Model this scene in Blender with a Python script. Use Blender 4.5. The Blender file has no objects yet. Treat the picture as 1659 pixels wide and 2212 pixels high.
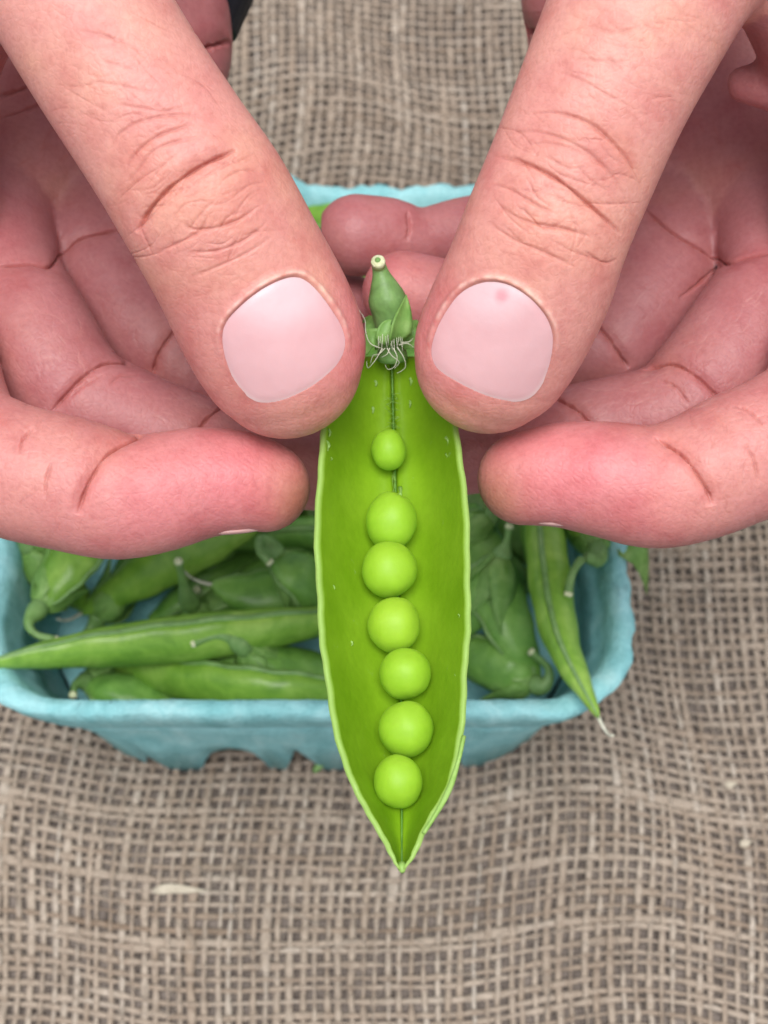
import bpy, bmesh, math, random
import numpy as np
from mathutils import Vector, Matrix, noise as mnoise
random.seed(7); rng = np.random.default_rng(7)
R = math.radians
S = 0.001                                   # everything is authored in millimetres
scn = bpy.context.scene
COL = scn.collection

# ------------------------------------------------------------------ camera
TILT = R(25.0); HC = 385.0; D0 = 242.0; KPX = math.tan(R(17.2)) / 1106.0
CAM = np.array([0.0, 0.0, HC])
FW = np.array([0.0, math.sin(TILT), -math.cos(TILT)])
UP = np.array([0.0, math.cos(TILT), math.sin(TILT)])
RT = np.array([1.0, 0.0, 0.0])
cd = bpy.data.cameras.new('camera'); cam = bpy.data.objects.new('camera', cd); COL.objects.link(cam)
cam.location = CAM * S
cam.rotation_euler = (TILT, 0, 0)
cd.sensor_fit = 'VERTICAL'; cd.sensor_height = 24; cd.sensor_width = 18
cd.lens = 12 / math.tan(R(17.2)); cd.clip_start = 0.01; cd.clip_end = 50
cd.dof.use_dof = True; cd.dof.focus_distance = 0.243; cd.dof.aperture_fstop = 19
scn.camera = cam
scn.render.resolution_x = 768; scn.render.resolution_y = 1024

# ------------------------------------------------------------------ light
SUN_EL = R(82); SUN_AZ = R(185)
w = bpy.data.worlds.new('World'); scn.world = w; w.use_nodes = True
nt = w.node_tree; nt.nodes.clear()
sky = nt.nodes.new('ShaderNodeTexSky'); sky.sky_type = 'NISHITA'; sky.sun_disc = False
sky.sun_elevation = SUN_EL; sky.sun_rotation = SUN_AZ; sky.dust_density = 2.5; sky.air_density = 1.0; sky.ozone_density = 0.6
hs = nt.nodes.new('ShaderNodeHueSaturation'); hs.inputs['Saturation'].default_value = 0.28
bg = nt.nodes.new('ShaderNodeBackground'); bg.inputs['Strength'].default_value = 0.072
wo = nt.nodes.new('ShaderNodeOutputWorld')
nt.links.new(sky.outputs[0], hs.inputs['Color']); nt.links.new(hs.outputs[0], bg.inputs[0]); nt.links.new(bg.outputs[0], wo.inputs[0])
sl = bpy.data.lights.new('sun', 'SUN'); sl.energy = 1.5; sl.angle = R(34); sl.color = (1.0, 0.985, 0.985)
so = bpy.data.objects.new('sun', sl); COL.objects.link(so)
sd = Vector((math.sin(SUN_AZ) * math.cos(SUN_EL), math.cos(SUN_AZ) * math.cos(SUN_EL), math.sin(SUN_EL)))
so.rotation_euler = (-sd).to_track_quat('-Z', 'Y').to_euler(); so.location = sd * 2
scn.view_settings.view_transform = 'Standard'; scn.view_settings.look = 'None'
scn.view_settings.exposure = 1.14; scn.view_settings.gamma = 1.0

# ------------------------------------------------------------------ frames
def F(X, Y, z):
    """photo-frame point -> millimetres in the hands' frame (x right, y up, z towards the camera)"""
    d = D0 - z
    return np.array([(X - 829.5) * KPX * d, (1106 - Y) * KPX * d, z])
def FW2(p):
    """hands' frame (n,3) -> world millimetres"""
    p = np.atleast_2d(np.asarray(p, float))
    return CAM + np.outer(D0 - p[:, 2], FW) + np.outer(p[:, 0], RT) + np.outer(p[:, 1], UP)
def pxs(z): return KPX * (D0 - z)
def PX(p):
    d = D0 - p[:, 2]
    return 829.5 + p[:, 0] / (KPX * d), 1106 - p[:, 1] / (KPX * d)
def G(X, Y, h):
    """the point of the horizontal plane at height h (mm) that lies along that line of sight"""
    v = FW + RT * (X - 829.5) * KPX + UP * (1106 - Y) * KPX
    return CAM + v * ((h - HC) / v[2])

# ------------------------------------------------------------------ object helpers
def mesh_obj(name, verts, faces, mat, parent=None, origin=None, smooth=True, attrs=None):
    """verts in world millimetres"""
    v = np.asarray(verts, float)
    o0 = np.asarray(origin, float) if origin is not None else v.mean(0)
    me = bpy.data.meshes.new(name)
    me.from_pydata(((v - o0) * S).tolist(), [], faces if isinstance(faces, list) else faces.tolist())
    if smooth: me.polygons.foreach_set('use_smooth', np.ones(len(me.polygons), bool))
    if attrs:
        for an, (kind, data) in attrs.items():
            a = me.attributes.new(an, kind, 'POINT')
            a.data.foreach_set('color' if 'COLOR' in kind else 'value', np.ascontiguousarray(data, np.float32).ravel())
    me.materials.append(mat); me.update()
    o = bpy.data.objects.new(name, me); COL.objects.link(o)
    if parent is not None:
        wl = Vector((0, 0, 0)); q = parent
        while q is not None: wl += q.location; q = q.parent
        o.parent = parent; o.location = Vector(o0 * S) - wl
    else:
        o.location = o0 * S
    return o
def empty(name, loc):
    o = bpy.data.objects.new(name, None); COL.objects.link(o); o.location = np.asarray(loc) * S
    o.empty_display_size = 0.01
    return o
def tag(o, label=None, cat=None, group=None, kind=None):
    if label: o['label'] = label
    if cat: o['category'] = cat
    if group: o['group'] = group
    if kind: o['kind'] = kind
    return o
def sub(o, origin):                        # sub-part parenting helper for parts of parts
    return o

class MB:
    def __init__(s): s.v = []; s.f = []; s.n = 0; s.a = []
    def add(s, v, f, a=None):
        v = np.asarray(v, float); s.v.append(v)
        s.f += [tuple(int(i) + s.n for i in q) for q in f]; s.n += len(v)
        s.a.append(np.zeros(len(v)) if a is None else np.broadcast_to(np.asarray(a, float), (len(v),)))
    def build(s, name, mat, parent=None, origin=None, smooth=True, attr=None):
        at = {attr: ('FLOAT', np.concatenate(s.a))} if attr else None
        return mesh_obj(name, np.vstack(s.v), s.f, mat, parent, origin, smooth, at)

def crom(P, n):
    """Catmull-Rom resample of control points (any width) to n points"""
    P = np.asarray(P, float); m = len(P)
    Q = np.vstack([2 * P[0] - P[1], P, 2 * P[-1] - P[-2]])
    seg = np.linalg.norm(np.diff(P[:, :2], axis=0), axis=1) + 1e-6
    cum = np.concatenate([[0], np.cumsum(seg)]) / seg.sum()
    out = []
    for t in np.linspace(0, 1, n):
        i = min(np.searchsorted(cum, t, side='right') - 1, m - 2)
        u = (t - cum[i]) / (cum[i + 1] - cum[i])
        p0, p1, p2, p3 = Q[i], Q[i + 1], Q[i + 2], Q[i + 3]
        out.append(0.5 * (2 * p1 + (p2 - p0) * u + (2 * p0 - 5 * p1 + 4 * p2 - p3) * u * u + (3 * p1 - p0 - 3 * p2 + p3) * u ** 3))
    return np.array(out)

def frames(pts, ref):
    T = np.gradient(pts, axis=0); T /= np.linalg.norm(T, axis=1)[:, None] + 1e-9
    ref = np.asarray(ref, float)
    B = ref[None] - T * (T @ ref)[:, None]
    B /= np.linalg.norm(B, axis=1)[:, None] + 1e-9
    return T, B, np.cross(T, B)
def tube(pts, ra, rb=None, ns=8, ref=(0, 0, 1), power=1.0, caps=True):
    """loft: half-size ra along ref-ish axis, rb across it"""
    pts = np.asarray(pts, float); n = len(pts)
    ra = np.broadcast_to(np.asarray(ra, float), (n,)); rb = ra if rb is None else np.broadcast_to(np.asarray(rb, float), (n,))
    T, B, N = frames(pts, ref)
    a = np.linspace(0, 2 * math.pi, ns, endpoint=False)
    c = np.sign(np.cos(a)) * np.abs(np.cos(a)) ** power; s_ = np.sign(np.sin(a)) * np.abs(np.sin(a))
    V = pts[:, None] + B[:, None] * (ra[:, None] * c)[..., None] + N[:, None] * (rb[:, None] * s_)[..., None]
    V = V.reshape(-1, 3); f = []
    for i in range(n - 1):
        for j in range(ns):
            k = (j + 1) % ns
            f.append((i * ns + j, i * ns + k, (i + 1) * ns + k, (i + 1) * ns + j))
    if caps:
        f.append(tuple(range(ns))[::-1]); f.append(tuple((n - 1) * ns + j for j in range(ns)))
    return V, f
def leaf(pts, width, ref, cup=0.25, thick=0.25, nu=7, nv=5):
    """pointed leaf along pts, facing ref, cupped, with thickness"""
    P = crom(pts, nu); T, B, N = frames(P, ref)
    u = np.linspace(0, 1, nu); prof = np.sin(np.pi * np.clip(u, 0.0, 1) ** 0.6) * 0.99 + 0.01 + 0.45 * (1 - u) ** 3
    v = np.linspace(-1, 1, nv)
    top = P[:, None] + N[:, None] * (prof[:, None] * v[None] * width * 0.5)[..., None] + B[:, None] * ((cup * width * 0.5) * prof[:, None] * (v[None] ** 2))[..., None]
    bot = top - B[:, None] * thick
    V = np.vstack([top.reshape(-1, 3), bot.reshape(-1, 3)]); M = nu * nv; f = []
    for i in range(nu - 1):
        for j in range(nv - 1):
            a = i * nv + j
            f.append((a, a + 1, a + nv + 1, a + nv)); f.append((M + a, M + a + nv, M + a + nv + 1, M + a + 1))
    ring = [j for j in range(nv)] + [i * nv + nv - 1 for i in range(1, nu)] + [(nu - 1) * nv + j for j in range(nv - 2, -1, -1)] + [i * nv for i in range(nu - 2, 0, -1)]
    for q in range(len(ring)):
        a, b = ring[q], ring[(q + 1) % len(ring)]
        f.append((b, a, M + a, M + b))
    return V, f

# ------------------------------------------------------------------ materials
class Mat:
    def __init__(s, name):
        s.m = bpy.data.materials.new(name); s.m.use_nodes = True
        s.t = s.m.node_tree; s.p = s.t.nodes['Principled BSDF']; s.out = s.t.nodes['Material Output']
        s.tc = s.t.nodes.new('ShaderNodeTexCoord')
    def n(s, kind, **kw):
        nd = s.t.nodes.new('ShaderNode' + kind)
        for k, v in kw.items():
            if hasattr(nd, k) and k not in nd.inputs: setattr(nd, k, v)
            else: nd.inputs[k].default_value = v
        return nd
    def l(s, a, b): s.t.links.new(a, b)
    def noise(s, scale, detail=4, rough=0.55, dist=0.0, vec=None):
        nd = s.n('TexNoise'); nd.inputs['Scale'].default_value = scale; nd.inputs['Detail'].default_value = detail
        nd.inputs['Roughness'].default_value = rough; nd.inputs['Distortion'].default_value = dist
        s.l(vec or s.tc.outputs['Object'], nd.inputs['Vector']); return nd.outputs['Fac']
    def ramp(s, fac, stops):
        r = s.n('ValToRGB'); e = r.color_ramp.elements
        while len(e) < len(stops): e.new(0.5)
        for q, (p, c) in zip(e, stops): q.position = p; q.color = (*c, 1) if len(c) == 3 else c
        s.l(fac, r.inputs[0]); return r.outputs[0]
    def mix(s, fac, a, b, mode='MIX'):
        m = s.n('MixRGB'); m.blend_type = mode
        for i, x in ((0, fac), (1, a), (2, b)):
            if hasattr(x, 'is_output') or isinstance(x, bpy.types.NodeSocket): s.l(x, m.inputs[i])
            elif isinstance(x, (int, float)): m.inputs[i].default_value = x if i == 0 else (x, x, x, 1)
            else: m.inputs[i].default_value = (*x, 1)
        return m.outputs[0]
    def math(s, op, a, b=0.0):
        m = s.n('Math'); m.operation = op
        for i, x in ((0, a), (1, b)):
            if isinstance(x, bpy.types.NodeSocket): s.l(x, m.inputs[i])
            else: m.inputs[i].default_value = x
        return m.outputs[0]
    def attr(s, name, out='Fac'):
        a = s.n('Attribute'); a.attribute_name = name; return a.outputs[out]
    def bump(s, h, strength, dist, prev=None):
        b = s.n('Bump'); b.inputs['Strength'].default_value = strength; b.inputs['Distance'].default_value = dist
        s.l(h, b.inputs['Height'])
        if prev: s.l(prev, b.inputs['Normal'])
        return b.outputs[0]
    def col(s, c):
        if isinstance(c, bpy.types.NodeSocket): s.l(c, s.p.inputs['Base Color'])
        else: s.p.inputs['Base Color'].default_value = (*c, 1)
    def set(s, **kw):
        for k, v in kw.items(): s.p.inputs[k.replace('_', ' ')].default_value = v
    def scaled(s, sc):
        m = s.n('Mapping'); m.inputs['Scale'].default_value = sc; s.l(s.tc.outputs['Object'], m.inputs['Vector']); return m.outputs[0]

def mat_skin():
    M = Mat('skin')
    c = M.attr('skincol', 'Color')
    mot = M.noise(140, 3, 0.6)
    c = M.mix(0.75, c, M.ramp(mot, [(0.3, (0.88, 0.70, 0.72)), (0.5, (1, 1, 1)), (0.7, (1.08, 1.16, 1.14))]), 'MULTIPLY')
    hue = M.noise(55, 3, 0.6, 0.5)
    c = M.mix(0.8, c, M.ramp(hue, [(0.3, (0.97, 0.88, 0.93)), (0.5, (1, 1, 1)), (0.7, (1.02, 1.06, 0.96))]), 'MULTIPLY')
    fine = M.noise(1100, 3, 0.6)
    c = M.mix(0.5, c, M.ramp(fine, [(0.3, (0.84, 0.74, 0.74)), (0.6, (1.05, 1.06, 1.06))]), 'MULTIPLY')
    M.col(c)
    M.p.subsurface_method = 'RANDOM_WALK'
    M.set(Subsurface_Weight=0.4, Subsurface_Scale=0.002, Roughness=0.5, Specular_IOR_Level=0.42)
    M.p.inputs['Subsurface Radius'].default_value = (1.0, 0.38, 0.22)
    vor = M.n('TexVoronoi'); vor.feature = 'DISTANCE_TO_EDGE'; vor.inputs['Scale'].default_value = 950
    wv = M.n('VectorMath'); wv.operation = 'ADD'
    nz = M.n('TexNoise'); nz.inputs['Scale'].default_value = 500; M.l(M.tc.outputs['Object'], nz.inputs['Vector'])
    sc = M.n('VectorMath'); sc.operation = 'SCALE'; sc.inputs['Scale'].default_value = 0.0008
    M.l(nz.outputs['Color'], sc.inputs[0]); M.l(M.tc.outputs['Object'], wv.inputs[0]); M.l(sc.outputs[0], wv.inputs[1])
    M.l(wv.outputs[0], vor.inputs['Vector'])
    edge = M.ramp(vor.outputs['Distance'], [(0.0, (0, 0, 0)), (0.22, (1, 1, 1))])
    n1 = M.bump(edge, 0.22, 0.00012)
    n2 = M.bump(M.noise(2600, 3, 0.6), 0.15, 0.00014, n1)
    wav = M.n('TexWave'); wav.wave_type = 'BANDS'; wav.bands_direction = 'DIAGONAL'
    wav.inputs['Scale'].default_value = 560; wav.inputs['Distortion'].default_value = 5.0; wav.inputs['Detail'].default_value = 1.0; wav.inputs['Detail Scale'].default_value = 0.35
    M.l(M.tc.outputs['Object'], wav.inputs['Vector'])
    ridge = M.math('MULTIPLY', wav.outputs['Fac'], M.attr('pad'))
    n3 = M.bump(ridge, 0.14, 0.0001, n2)
    M.l(n3, M.p.inputs['Normal'])
    return M.m
def mat_nail():
    M = Mat('nail_plate')
    c = M.attr('nailcol', 'Color')
    c = M.mix(0.5, c, M.ramp(M.noise(170, 3), [(0.3, (0.93, 0.87, 0.88)), (0.65, (1.03, 1.03, 1.03))]), 'MULTIPLY')
    M.col(c)
    M.set(Subsurface_Weight=0.25, Subsurface_Scale=0.0015, Roughness=0.36, Specular_IOR_Level=0.45)
    M.p.inputs['Subsurface Radius'].default_value = (1.0, 0.5, 0.4)
    M.set(Roughness=0.42)
    M.l(M.bump(M.noise(700, 3), 0.25, 0.0002, M.bump(M.noise(160, 2), 0.3, 0.0006)), M.p.inputs['Normal'])
    return M.m
def leafy(name, dark, mid, light, scale=160, trans=0.25, rough=0.42, bloom=0.0, stretch=None, bumpd=0.00025, spec=0.4):
    M = Mat(name)
    vec = M.scaled(stretch) if stretch else None
    c = M.ramp(M.noise(scale, 5, 0.6, 0.4, vec), [(0.28, dark), (0.5, mid), (0.75, light)])
    c = M.mix(0.35, c, M.ramp(M.noise(scale * 6, 3), [(0.3, (0.8, 0.85, 0.75)), (0.7, (1.1, 1.1, 1.1))]), 'MULTIPLY')
    if bloom: c = M.mix(M.math('MULTIPLY', M.noise(scale * 0.5, 4), bloom), c, (0.42, 0.55, 0.42))
    M.col(c); M.set(Roughness=rough, Specular_IOR_Level=spec)
    nb = M.bump(M.noise(scale * 5, 4), 0.35, bumpd); M.l(nb, M.p.inputs['Normal'])
    tr = M.n('BsdfTranslucent'); M.l(c, tr.inputs['Color'])
    mx = M.n('MixShader'); mx.inputs[0].default_value = trans
    M.l(M.p.outputs[0], mx.inputs[1]); M.l(tr.outputs[0], mx.inputs[2]); M.l(mx.outputs[0], M.out.inputs[0])
    return M.m
def mat_valve():
    M = Mat('pod_valve')
    rim = M.attr('rim')
    ins = M.ramp(M.noise(90, 4, 0.6), [(0.3, (0.24, 0.46, 0.012)), (0.7, (0.33, 0.57, 0.025))])
    ins = M.mix(0.4, ins, M.ramp(M.noise(900, 3), [(0.3, (0.86, 0.9, 0.8)), (0.7, (1.06, 1.05, 1.1))]), 'MULTIPLY')
    spk = M.noise(330, 5, 0.75)
    ins = M.mix(M.ramp(spk, [(0.66, (0, 0, 0)), (0.73, (0.5, 0.5, 0.5))]), ins, (0.42, 0.60, 0.24))
    outs = M.ramp(M.noise(160, 4), [(0.3, (0.14, 0.34, 0.045)), (0.7, (0.24, 0.46, 0.09))])
    c = M.mix(M.attr('outer'), ins, outs)
    c = M.mix(rim, c, (0.42, 0.64, 0.16))
    M.col(c); M.set(Roughness=0.36, Specular_IOR_Level=0.4)
    M.l(M.bump(M.noise(600, 4), 0.3, 0.0003), M.p.inputs['Normal'])
    tr = M.n('BsdfTranslucent'); M.l(c, tr.inputs['Color'])
    mx = M.n('MixShader'); mx.inputs[0].default_value = 0.30
    M.l(M.p.outputs[0], mx.inputs[1]); M.l(tr.outputs[0], mx.inputs[2]); M.l(mx.outputs[0], M.out.inputs[0])
    return M.m
def mat_pea():
    M = Mat('pea_skin')
    oi = M.n('ObjectInfo')
    c = M.ramp(M.noise(110, 3), [(0.3, (0.29, 0.49, 0.025)), (0.7, (0.35, 0.55, 0.04))])
    c = M.mix(0.3, c, M.ramp(M.noise(1500, 3), [(0.3, (0.88, 0.9, 0.8)), (0.7, (1.05, 1.05, 1.1))]), 'MULTIPLY')
    c = M.mix(oi.outputs['Random'], c, M.mix(1.0, c, (0.80, 0.94, 0.75), 'MULTIPLY'))
    M.col(c); M.set(Subsurface_Weight=0.5, Subsurface_Scale=0.0022, Roughness=0.5, Specular_IOR_Level=0.3)
    M.p.inputs['Subsurface Radius'].default_value = (0.8, 1.0, 0.2)
    M.l(M.bump(M.noise(1400, 3), 0.2, 0.00012), M.p.inputs['Normal'])
    return M.m
def mat_pulp():
    M = Mat('moulded_pulp')
    st = M.scaled((1, 1, 0.35))
    c = M.ramp(M.noise(120, 6, 0.7, 0.6, st), [(0.28, (0.19, 0.49, 0.51)), (0.5, (0.31, 0.64, 0.66)), (0.75, (0.46, 0.76, 0.77))])
    fib = M.noise(900, 4, 0.7)
    c = M.mix(0.5, c, M.ramp(fib, [(0.3, (0.82, 0.86, 0.86)), (0.7, (1.15, 1.1, 1.1))]), 'MULTIPLY')
    M.col(c); M.set(Roughness=0.93, Specular_IOR_Level=0.15)
    n1 = M.bump(M.noise(260, 6, 0.7), 0.8, 0.0012); n2 = M.bump(fib, 0.6, 0.0004, n1)
    M.l(n2, M.p.inputs['Normal'])
    return M.m
def mat_burlap():
    M = Mat('jute_thread')
    t = M.attr('tone')
    c = M.ramp(t, [(0.0, (0.23, 0.165, 0.115)), (0.35, (0.36, 0.285, 0.22)), (0.7, (0.44, 0.365, 0.295)), (1.0, (0.54, 0.48, 0.41))])
    c = M.mix(0.75, c, M.ramp(M.noise(420, 5, 0.7), [(0.25, (0.55, 0.5, 0.45)), (0.5, (0.95, 0.95, 0.95)), (0.75, (1.25, 1.25, 1.25))]), 'MULTIPLY')
    c = M.mix(0.6, c, M.ramp(M.noise(28, 3), [(0.3, (0.80, 0.76, 0.72)), (0.7, (1.1, 1.1, 1.08))]), 'MULTIPLY')
    M.col(c); M.set(Roughness=0.9, Specular_IOR_Level=0.15)
    M.l(M.bump(M.noise(1600, 4, 0.7), 0.9, 0.0006), M.p.inputs['Normal'])
    return M.m
def mat_plain(name, a, b, scale, rough=0.8, bd=0.0003):
    M = Mat(name); M.col(M.ramp(M.noise(scale, 5, 0.65), [(0.3, a), (0.7, b)])); M.set(Roughness=rough, Specular_IOR_Level=0.2)
    M.l(M.bump(M.noise(scale * 3, 4), 0.5, bd), M.p.inputs['Normal']); return M.m

SKIN = mat_skin(); NAIL = mat_nail(); VALVE = mat_valve(); PEA = mat_pea(); PULP = mat_pulp(); JUTE = mat_burlap()
UNDER = mat_plain('jute_underlayer', (0.075, 0.060, 0.052), (0.25, 0.21, 0.18), 260, 0.95)
PODG = leafy('pod_green', (0.12, 0.29, 0.02), (0.23, 0.45, 0.045), (0.40, 0.62, 0.11), 130, 0.15, 0.32, 0.07)
PODG2 = leafy('pod_green_bluish', (0.085, 0.25, 0.025), (0.18, 0.40, 0.055), (0.31, 0.56, 0.12), 130, 0.15, 0.36, 0.12)
SEPAL = leafy('sepal_green', (0.15, 0.34, 0.05), (0.25, 0.48, 0.10), (0.40, 0.62, 0.19), 260, 0.3, 0.45, 0.12)
STEMG = leafy('stem_green', (0.09, 0.20, 0.02), (0.15, 0.32, 0.05), (0.25, 0.42, 0.10), 300, 0.1, 0.45, 0.3)
PALE = leafy('pod_edge_pale', (0.26, 0.48, 0.09), (0.38, 0.60, 0.15), (0.50, 0.70, 0.27), 300, 0.25, 0.45)
CUT = mat_plain('cut_stem_end', (0.55, 0.60, 0.30), (0.80, 0.82, 0.58), 900, 0.7)
DRY = mat_plain('withered_thread', (0.50, 0.50, 0.38), (0.75, 0.74, 0.62), 900, 0.8)
STRAW = mat_plain('straw', (0.38, 0.33, 0.25), (0.52, 0.46, 0.36), 600, 0.8)
BAND = mat_plain('black_band', (0.008, 0.009, 0.014), (0.016, 0.018, 0.026), 500, 0.55)

# ------------------------------------------------------------------ burlap
def sstep(a, b, x):
    t = np.clip((x - a) / (b - a), 0, 1); return t * t * (3 - 2 * t)
BX0, BX1, BY0, BY1 = -84.0, 51.0, 104.3, 233.3
XS = 1.038           # basket rim
BCX, BCY = (BX0 + BX1) / 2, (BY0 + BY1) / 2
def ground(x, y):
    x = np.asarray(x, float); y = np.asarray(y, float)
    away = np.maximum(np.abs(x - BCX) - 52, np.abs(y - BCY) - 52)
    m = sstep(0, 26, away)
    f = 2.6 * np.sin(x / 9.5 + 0.35 * np.sin(y / 25) + 0.7) * np.exp(-((y - 68) / 34) ** 2) \
        + 2.2 * np.sin(x / 15.0 + y / 40 + 2.0) + 1.6 * np.sin(y / 17 - x / 46) + 1.0 * np.sin((x + y) / 11.0)
    return m * (f * 0.8)
def weave():
    X0, X1, Y0, Y1, P = -160, 160, 15, 410, 2.75
    nx = int((X1 - X0) / P); ny = int((Y1 - Y0) / P)
    mb_v = []; mb_f = []; mb_a = []; n0 = 0
    ph = rng.uniform(0, 6.28, 8)
    def warp(x, y):
        dx = 1.9 * np.sin(y / 33 + x / 70 + ph[0]) + 1.1 * np.sin(y / 14 + ph[1] + x / 50)
        dy = 2.6 * np.sin(x / 22 + y / 90 + ph[2]) + 1.2 * np.sin(x / 11 + ph[3] + y / 40)
        return x + dx, y + dy
    ang = np.linspace(0, 2 * math.pi, 6, endpoint=False)
    for direc in (0, 1):
        cnt = nx if direc == 0 else ny; m = ny if direc == 0 else nx
        for i in range(cnt):
            k = np.arange(0, m * 3 + 1) / 3.0
            off = rng.normal(0, 0.22); wid = np.clip(rng.normal(0.70, 0.12), 0.45, 1.0)
            run = np.convolve(rng.normal(0, 1, len(k) + 16), np.ones(9) / 9, 'same')[8:-8]
            run2 = np.convolve(rng.normal(0, 1, len(k) + 32), np.ones(15) / 15, 'same')[16:-16]
            pos = i * P + off + run2 * 0.5
            amp = 0.30 * np.cos(np.pi * (k + i)) * (1 if direc == 0 else -1)
            if direc == 0: x, y = warp(X0 + pos, Y0 + k * P)
            else: x, y = warp(X0 + k * P, Y0 + pos)
            z = ground(x, y) + amp + 0.9
            pts = np.stack([x, y, z], 1)
            wv = wid * (1 + 0.75 * run)
            T, B, N = frames(pts, (0, 0, 1))
            hgt = 0.34 * (0.8 + 0.2 * wv)
            V = pts[:, None] + N[:, None] * (wv[:, None] * np.cos(ang))[..., None] + B[:, None] * ((hgt if np.ndim(hgt) else np.full(len(k), hgt))[:, None] * np.sin(ang))[..., None]
            V = V.reshape(-1, 3); q = np.arange(len(k) - 1)[:, None] * 6; j = np.arange(6)[None]; jn = (j + 1) % 6
            f = np.stack([q + j, q + jn, q + 6 + jn, q + 6 + j], -1).reshape(-1, 4) + n0
            tone = np.clip(rng.normal(0.54, 0.09) + run2 * 0.3 + (0.08 if direc == 0 else -0.03), 0, 1)
            mb_v.append(V); mb_f.append(f); mb_a.append(np.repeat(np.broadcast_to(tone, (len(k),)), 6)); n0 += len(V)
    # stray fibres
    for _ in range(2800):
        x, y = rng.uniform(-120, 120), rng.uniform(25, 370); a = rng.uniform(0, 6.28); L = rng.uniform(3, 11)
        t = np.linspace(0, 1, 6); cv = rng.uniform(-0.9, 0.9)
        px = x + L * t * np.cos(a + cv * t); py = y + L * t * np.sin(a + cv * t)
        pz = ground(px, py) + 1.9 + np.sin(t * 3.1) * rng.uniform(0.1, 1.2)
        V, f = tube(np.stack([px, py, pz], 1), rng.uniform(0.04, 0.11), None, 3, (0, 0, 1), caps=False)
        mb_v.append(V); mb_f.append(np.array(f) + n0); mb_a.append(np.full(len(V), rng.uniform(0.6, 1.0))); n0 += len(V)
    return np.vstack(mb_v), np.vstack(mb_f), np.concatenate(mb_a)
gx = np.linspace(-400, 400, 161); gy = np.linspace(-150, 750, 181)
XX, YY = np.meshgrid(gx, gy, indexing='ij')
V = np.stack([XX, YY, ground(XX, YY) - 0.75], -1).reshape(-1, 3); ngy = len(gy)
ff = [(i * ngy + j, (i + 1) * ngy + j, (i + 1) * ngy + j + 1, i * ngy + j + 1) for i in range(len(gx) - 1) for j in range(ngy - 1)]
cloth = tag(mesh_obj('burlap_cloth', V, ff, UNDER, origin=(0, 200, 0)), 'coarse brown burlap cloth spread under the basket', 'cloth', kind='structure')
wv_v, wv_f, wv_a = weave()
tag(mesh_obj('weave', wv_v, wv_f, JUTE, cloth, origin=(0, 200, 0), attrs={'tone': ('FLOAT', wv_a)}), kind='stuff')

# ------------------------------------------------------------------ basket
def rrect(a, r, n=280):
    """rounded square of half-size a, corner radius r: n points evenly along the outline; also outward normals"""
    pts = []
    s = a - r; per = 8 * s + 2 * math.pi * r
    for q in range(n):
        t = q / n * per
        for side in range(4):
            if t < 2 * s:
                p = np.array([-s + t, -a]); nn = np.array([0, -1.0]); break
            t -= 2 * s
            if t < math.pi * r / 2:
                th = -math.pi / 2 + t / r; p = np.array([s + r * math.cos(th), -s + r * math.sin(th)]); nn = np.array([math.cos(th), math.sin(th)]); break
            t -= math.pi * r / 2
        c, d = [(1, 0), (0, 1), (-1, 0), (0, -1)][side]
        pts.append([p[0] * c - p[1] * d, p[0] * d + p[1] * c])
    return np.array(pts)
basket = tag(empty('berry_basket', (BCX, BCY, 0)), 'turquoise moulded pulp basket full of pea pods, standing on burlap', 'basket')
def loops(levels, name, wob=0.0, closed=False, edge=None):
    n = 280; V = []
    th = np.arange(n)
    for li, (z, a, r) in enumerate(levels):
        p = rrect(a, r, n)
        jit = np.array([mnoise.noise(Vector((p[q, 0] * 0.09, p[q, 1] * 0.09, z * 0.05 + 3))) for q in range(n)])
        jf = np.array([mnoise.noise(Vector((p[q, 0] * 0.33, p[q, 1] * 0.33, z * 0.2 + 9))) for q in range(n)])
        zz = z + wob * (jit * 1.3 + jf * 0.7) * (1 if z > 40 else 0.3)
        if edge is not None and li in edge: zz = edge[li](p, zz)
        rad = 1 + (jit * 0.5 + jf * 0.35) * wob / a
        V.append(np.stack([BCX + p[:, 0] * rad * XS, BCY + p[:, 1] * rad, zz], 1))
    f = []
    L = len(levels)
    for i in range(L - 1 if not closed else L):
        for q in range(n):
            k = (q + 1) % n; a_ = i * n; b_ = ((i + 1) % L) * n
            f.append((a_ + q, a_ + k, b_ + k, b_ + q))
    return np.vstack(V), f
def arch(p, zz):
    s = np.where(np.abs(p[:, 0]) > np.abs(p[:, 1]), p[:, 1], p[:, 0])
    out = zz.copy()
    for c, wd, h in ((-36, 2.4, 17), (-18, 7.5, 18), (-2.5, 3.2, 19), (14, 7.5, 18), (31, 2.4, 17)):
        out += h * np.sqrt(np.clip(1 - ((s - c) / wd) ** 2, 0, 1))
    return out
wall_lv = [(-0.4, 57.5, 27), (24, 59.1, 24.5), (30, 59.6, 22.5), (38, 60.2, 20), (47, 60.8, 17), (47.5, 58.8, 16), (38, 58.2, 19), (30, 57.6, 22), (24, 57.1, 23.5), (-0.4, 55.5, 26)]
V, f = loops(wall_lv, 'wall', 1.8, True, {0: arch, 9: arch})
mesh_obj('wall', V, f, PULP, basket, (BCX, BCY, 0))
rim_lv = [(46.2, 60.6, 17), (46.8, 61.6, 17), (52, 63.2, 17), (60, 64.6, 16), (64.6, 65.0, 15), (65.6, 64.0, 15), (65.0, 61.6, 14), (60, 60.2, 14), (52, 59.2, 15), (46.6, 57.4, 15)]
V, f = loops(rim_lv, 'rim', 2.4, True)
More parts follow.
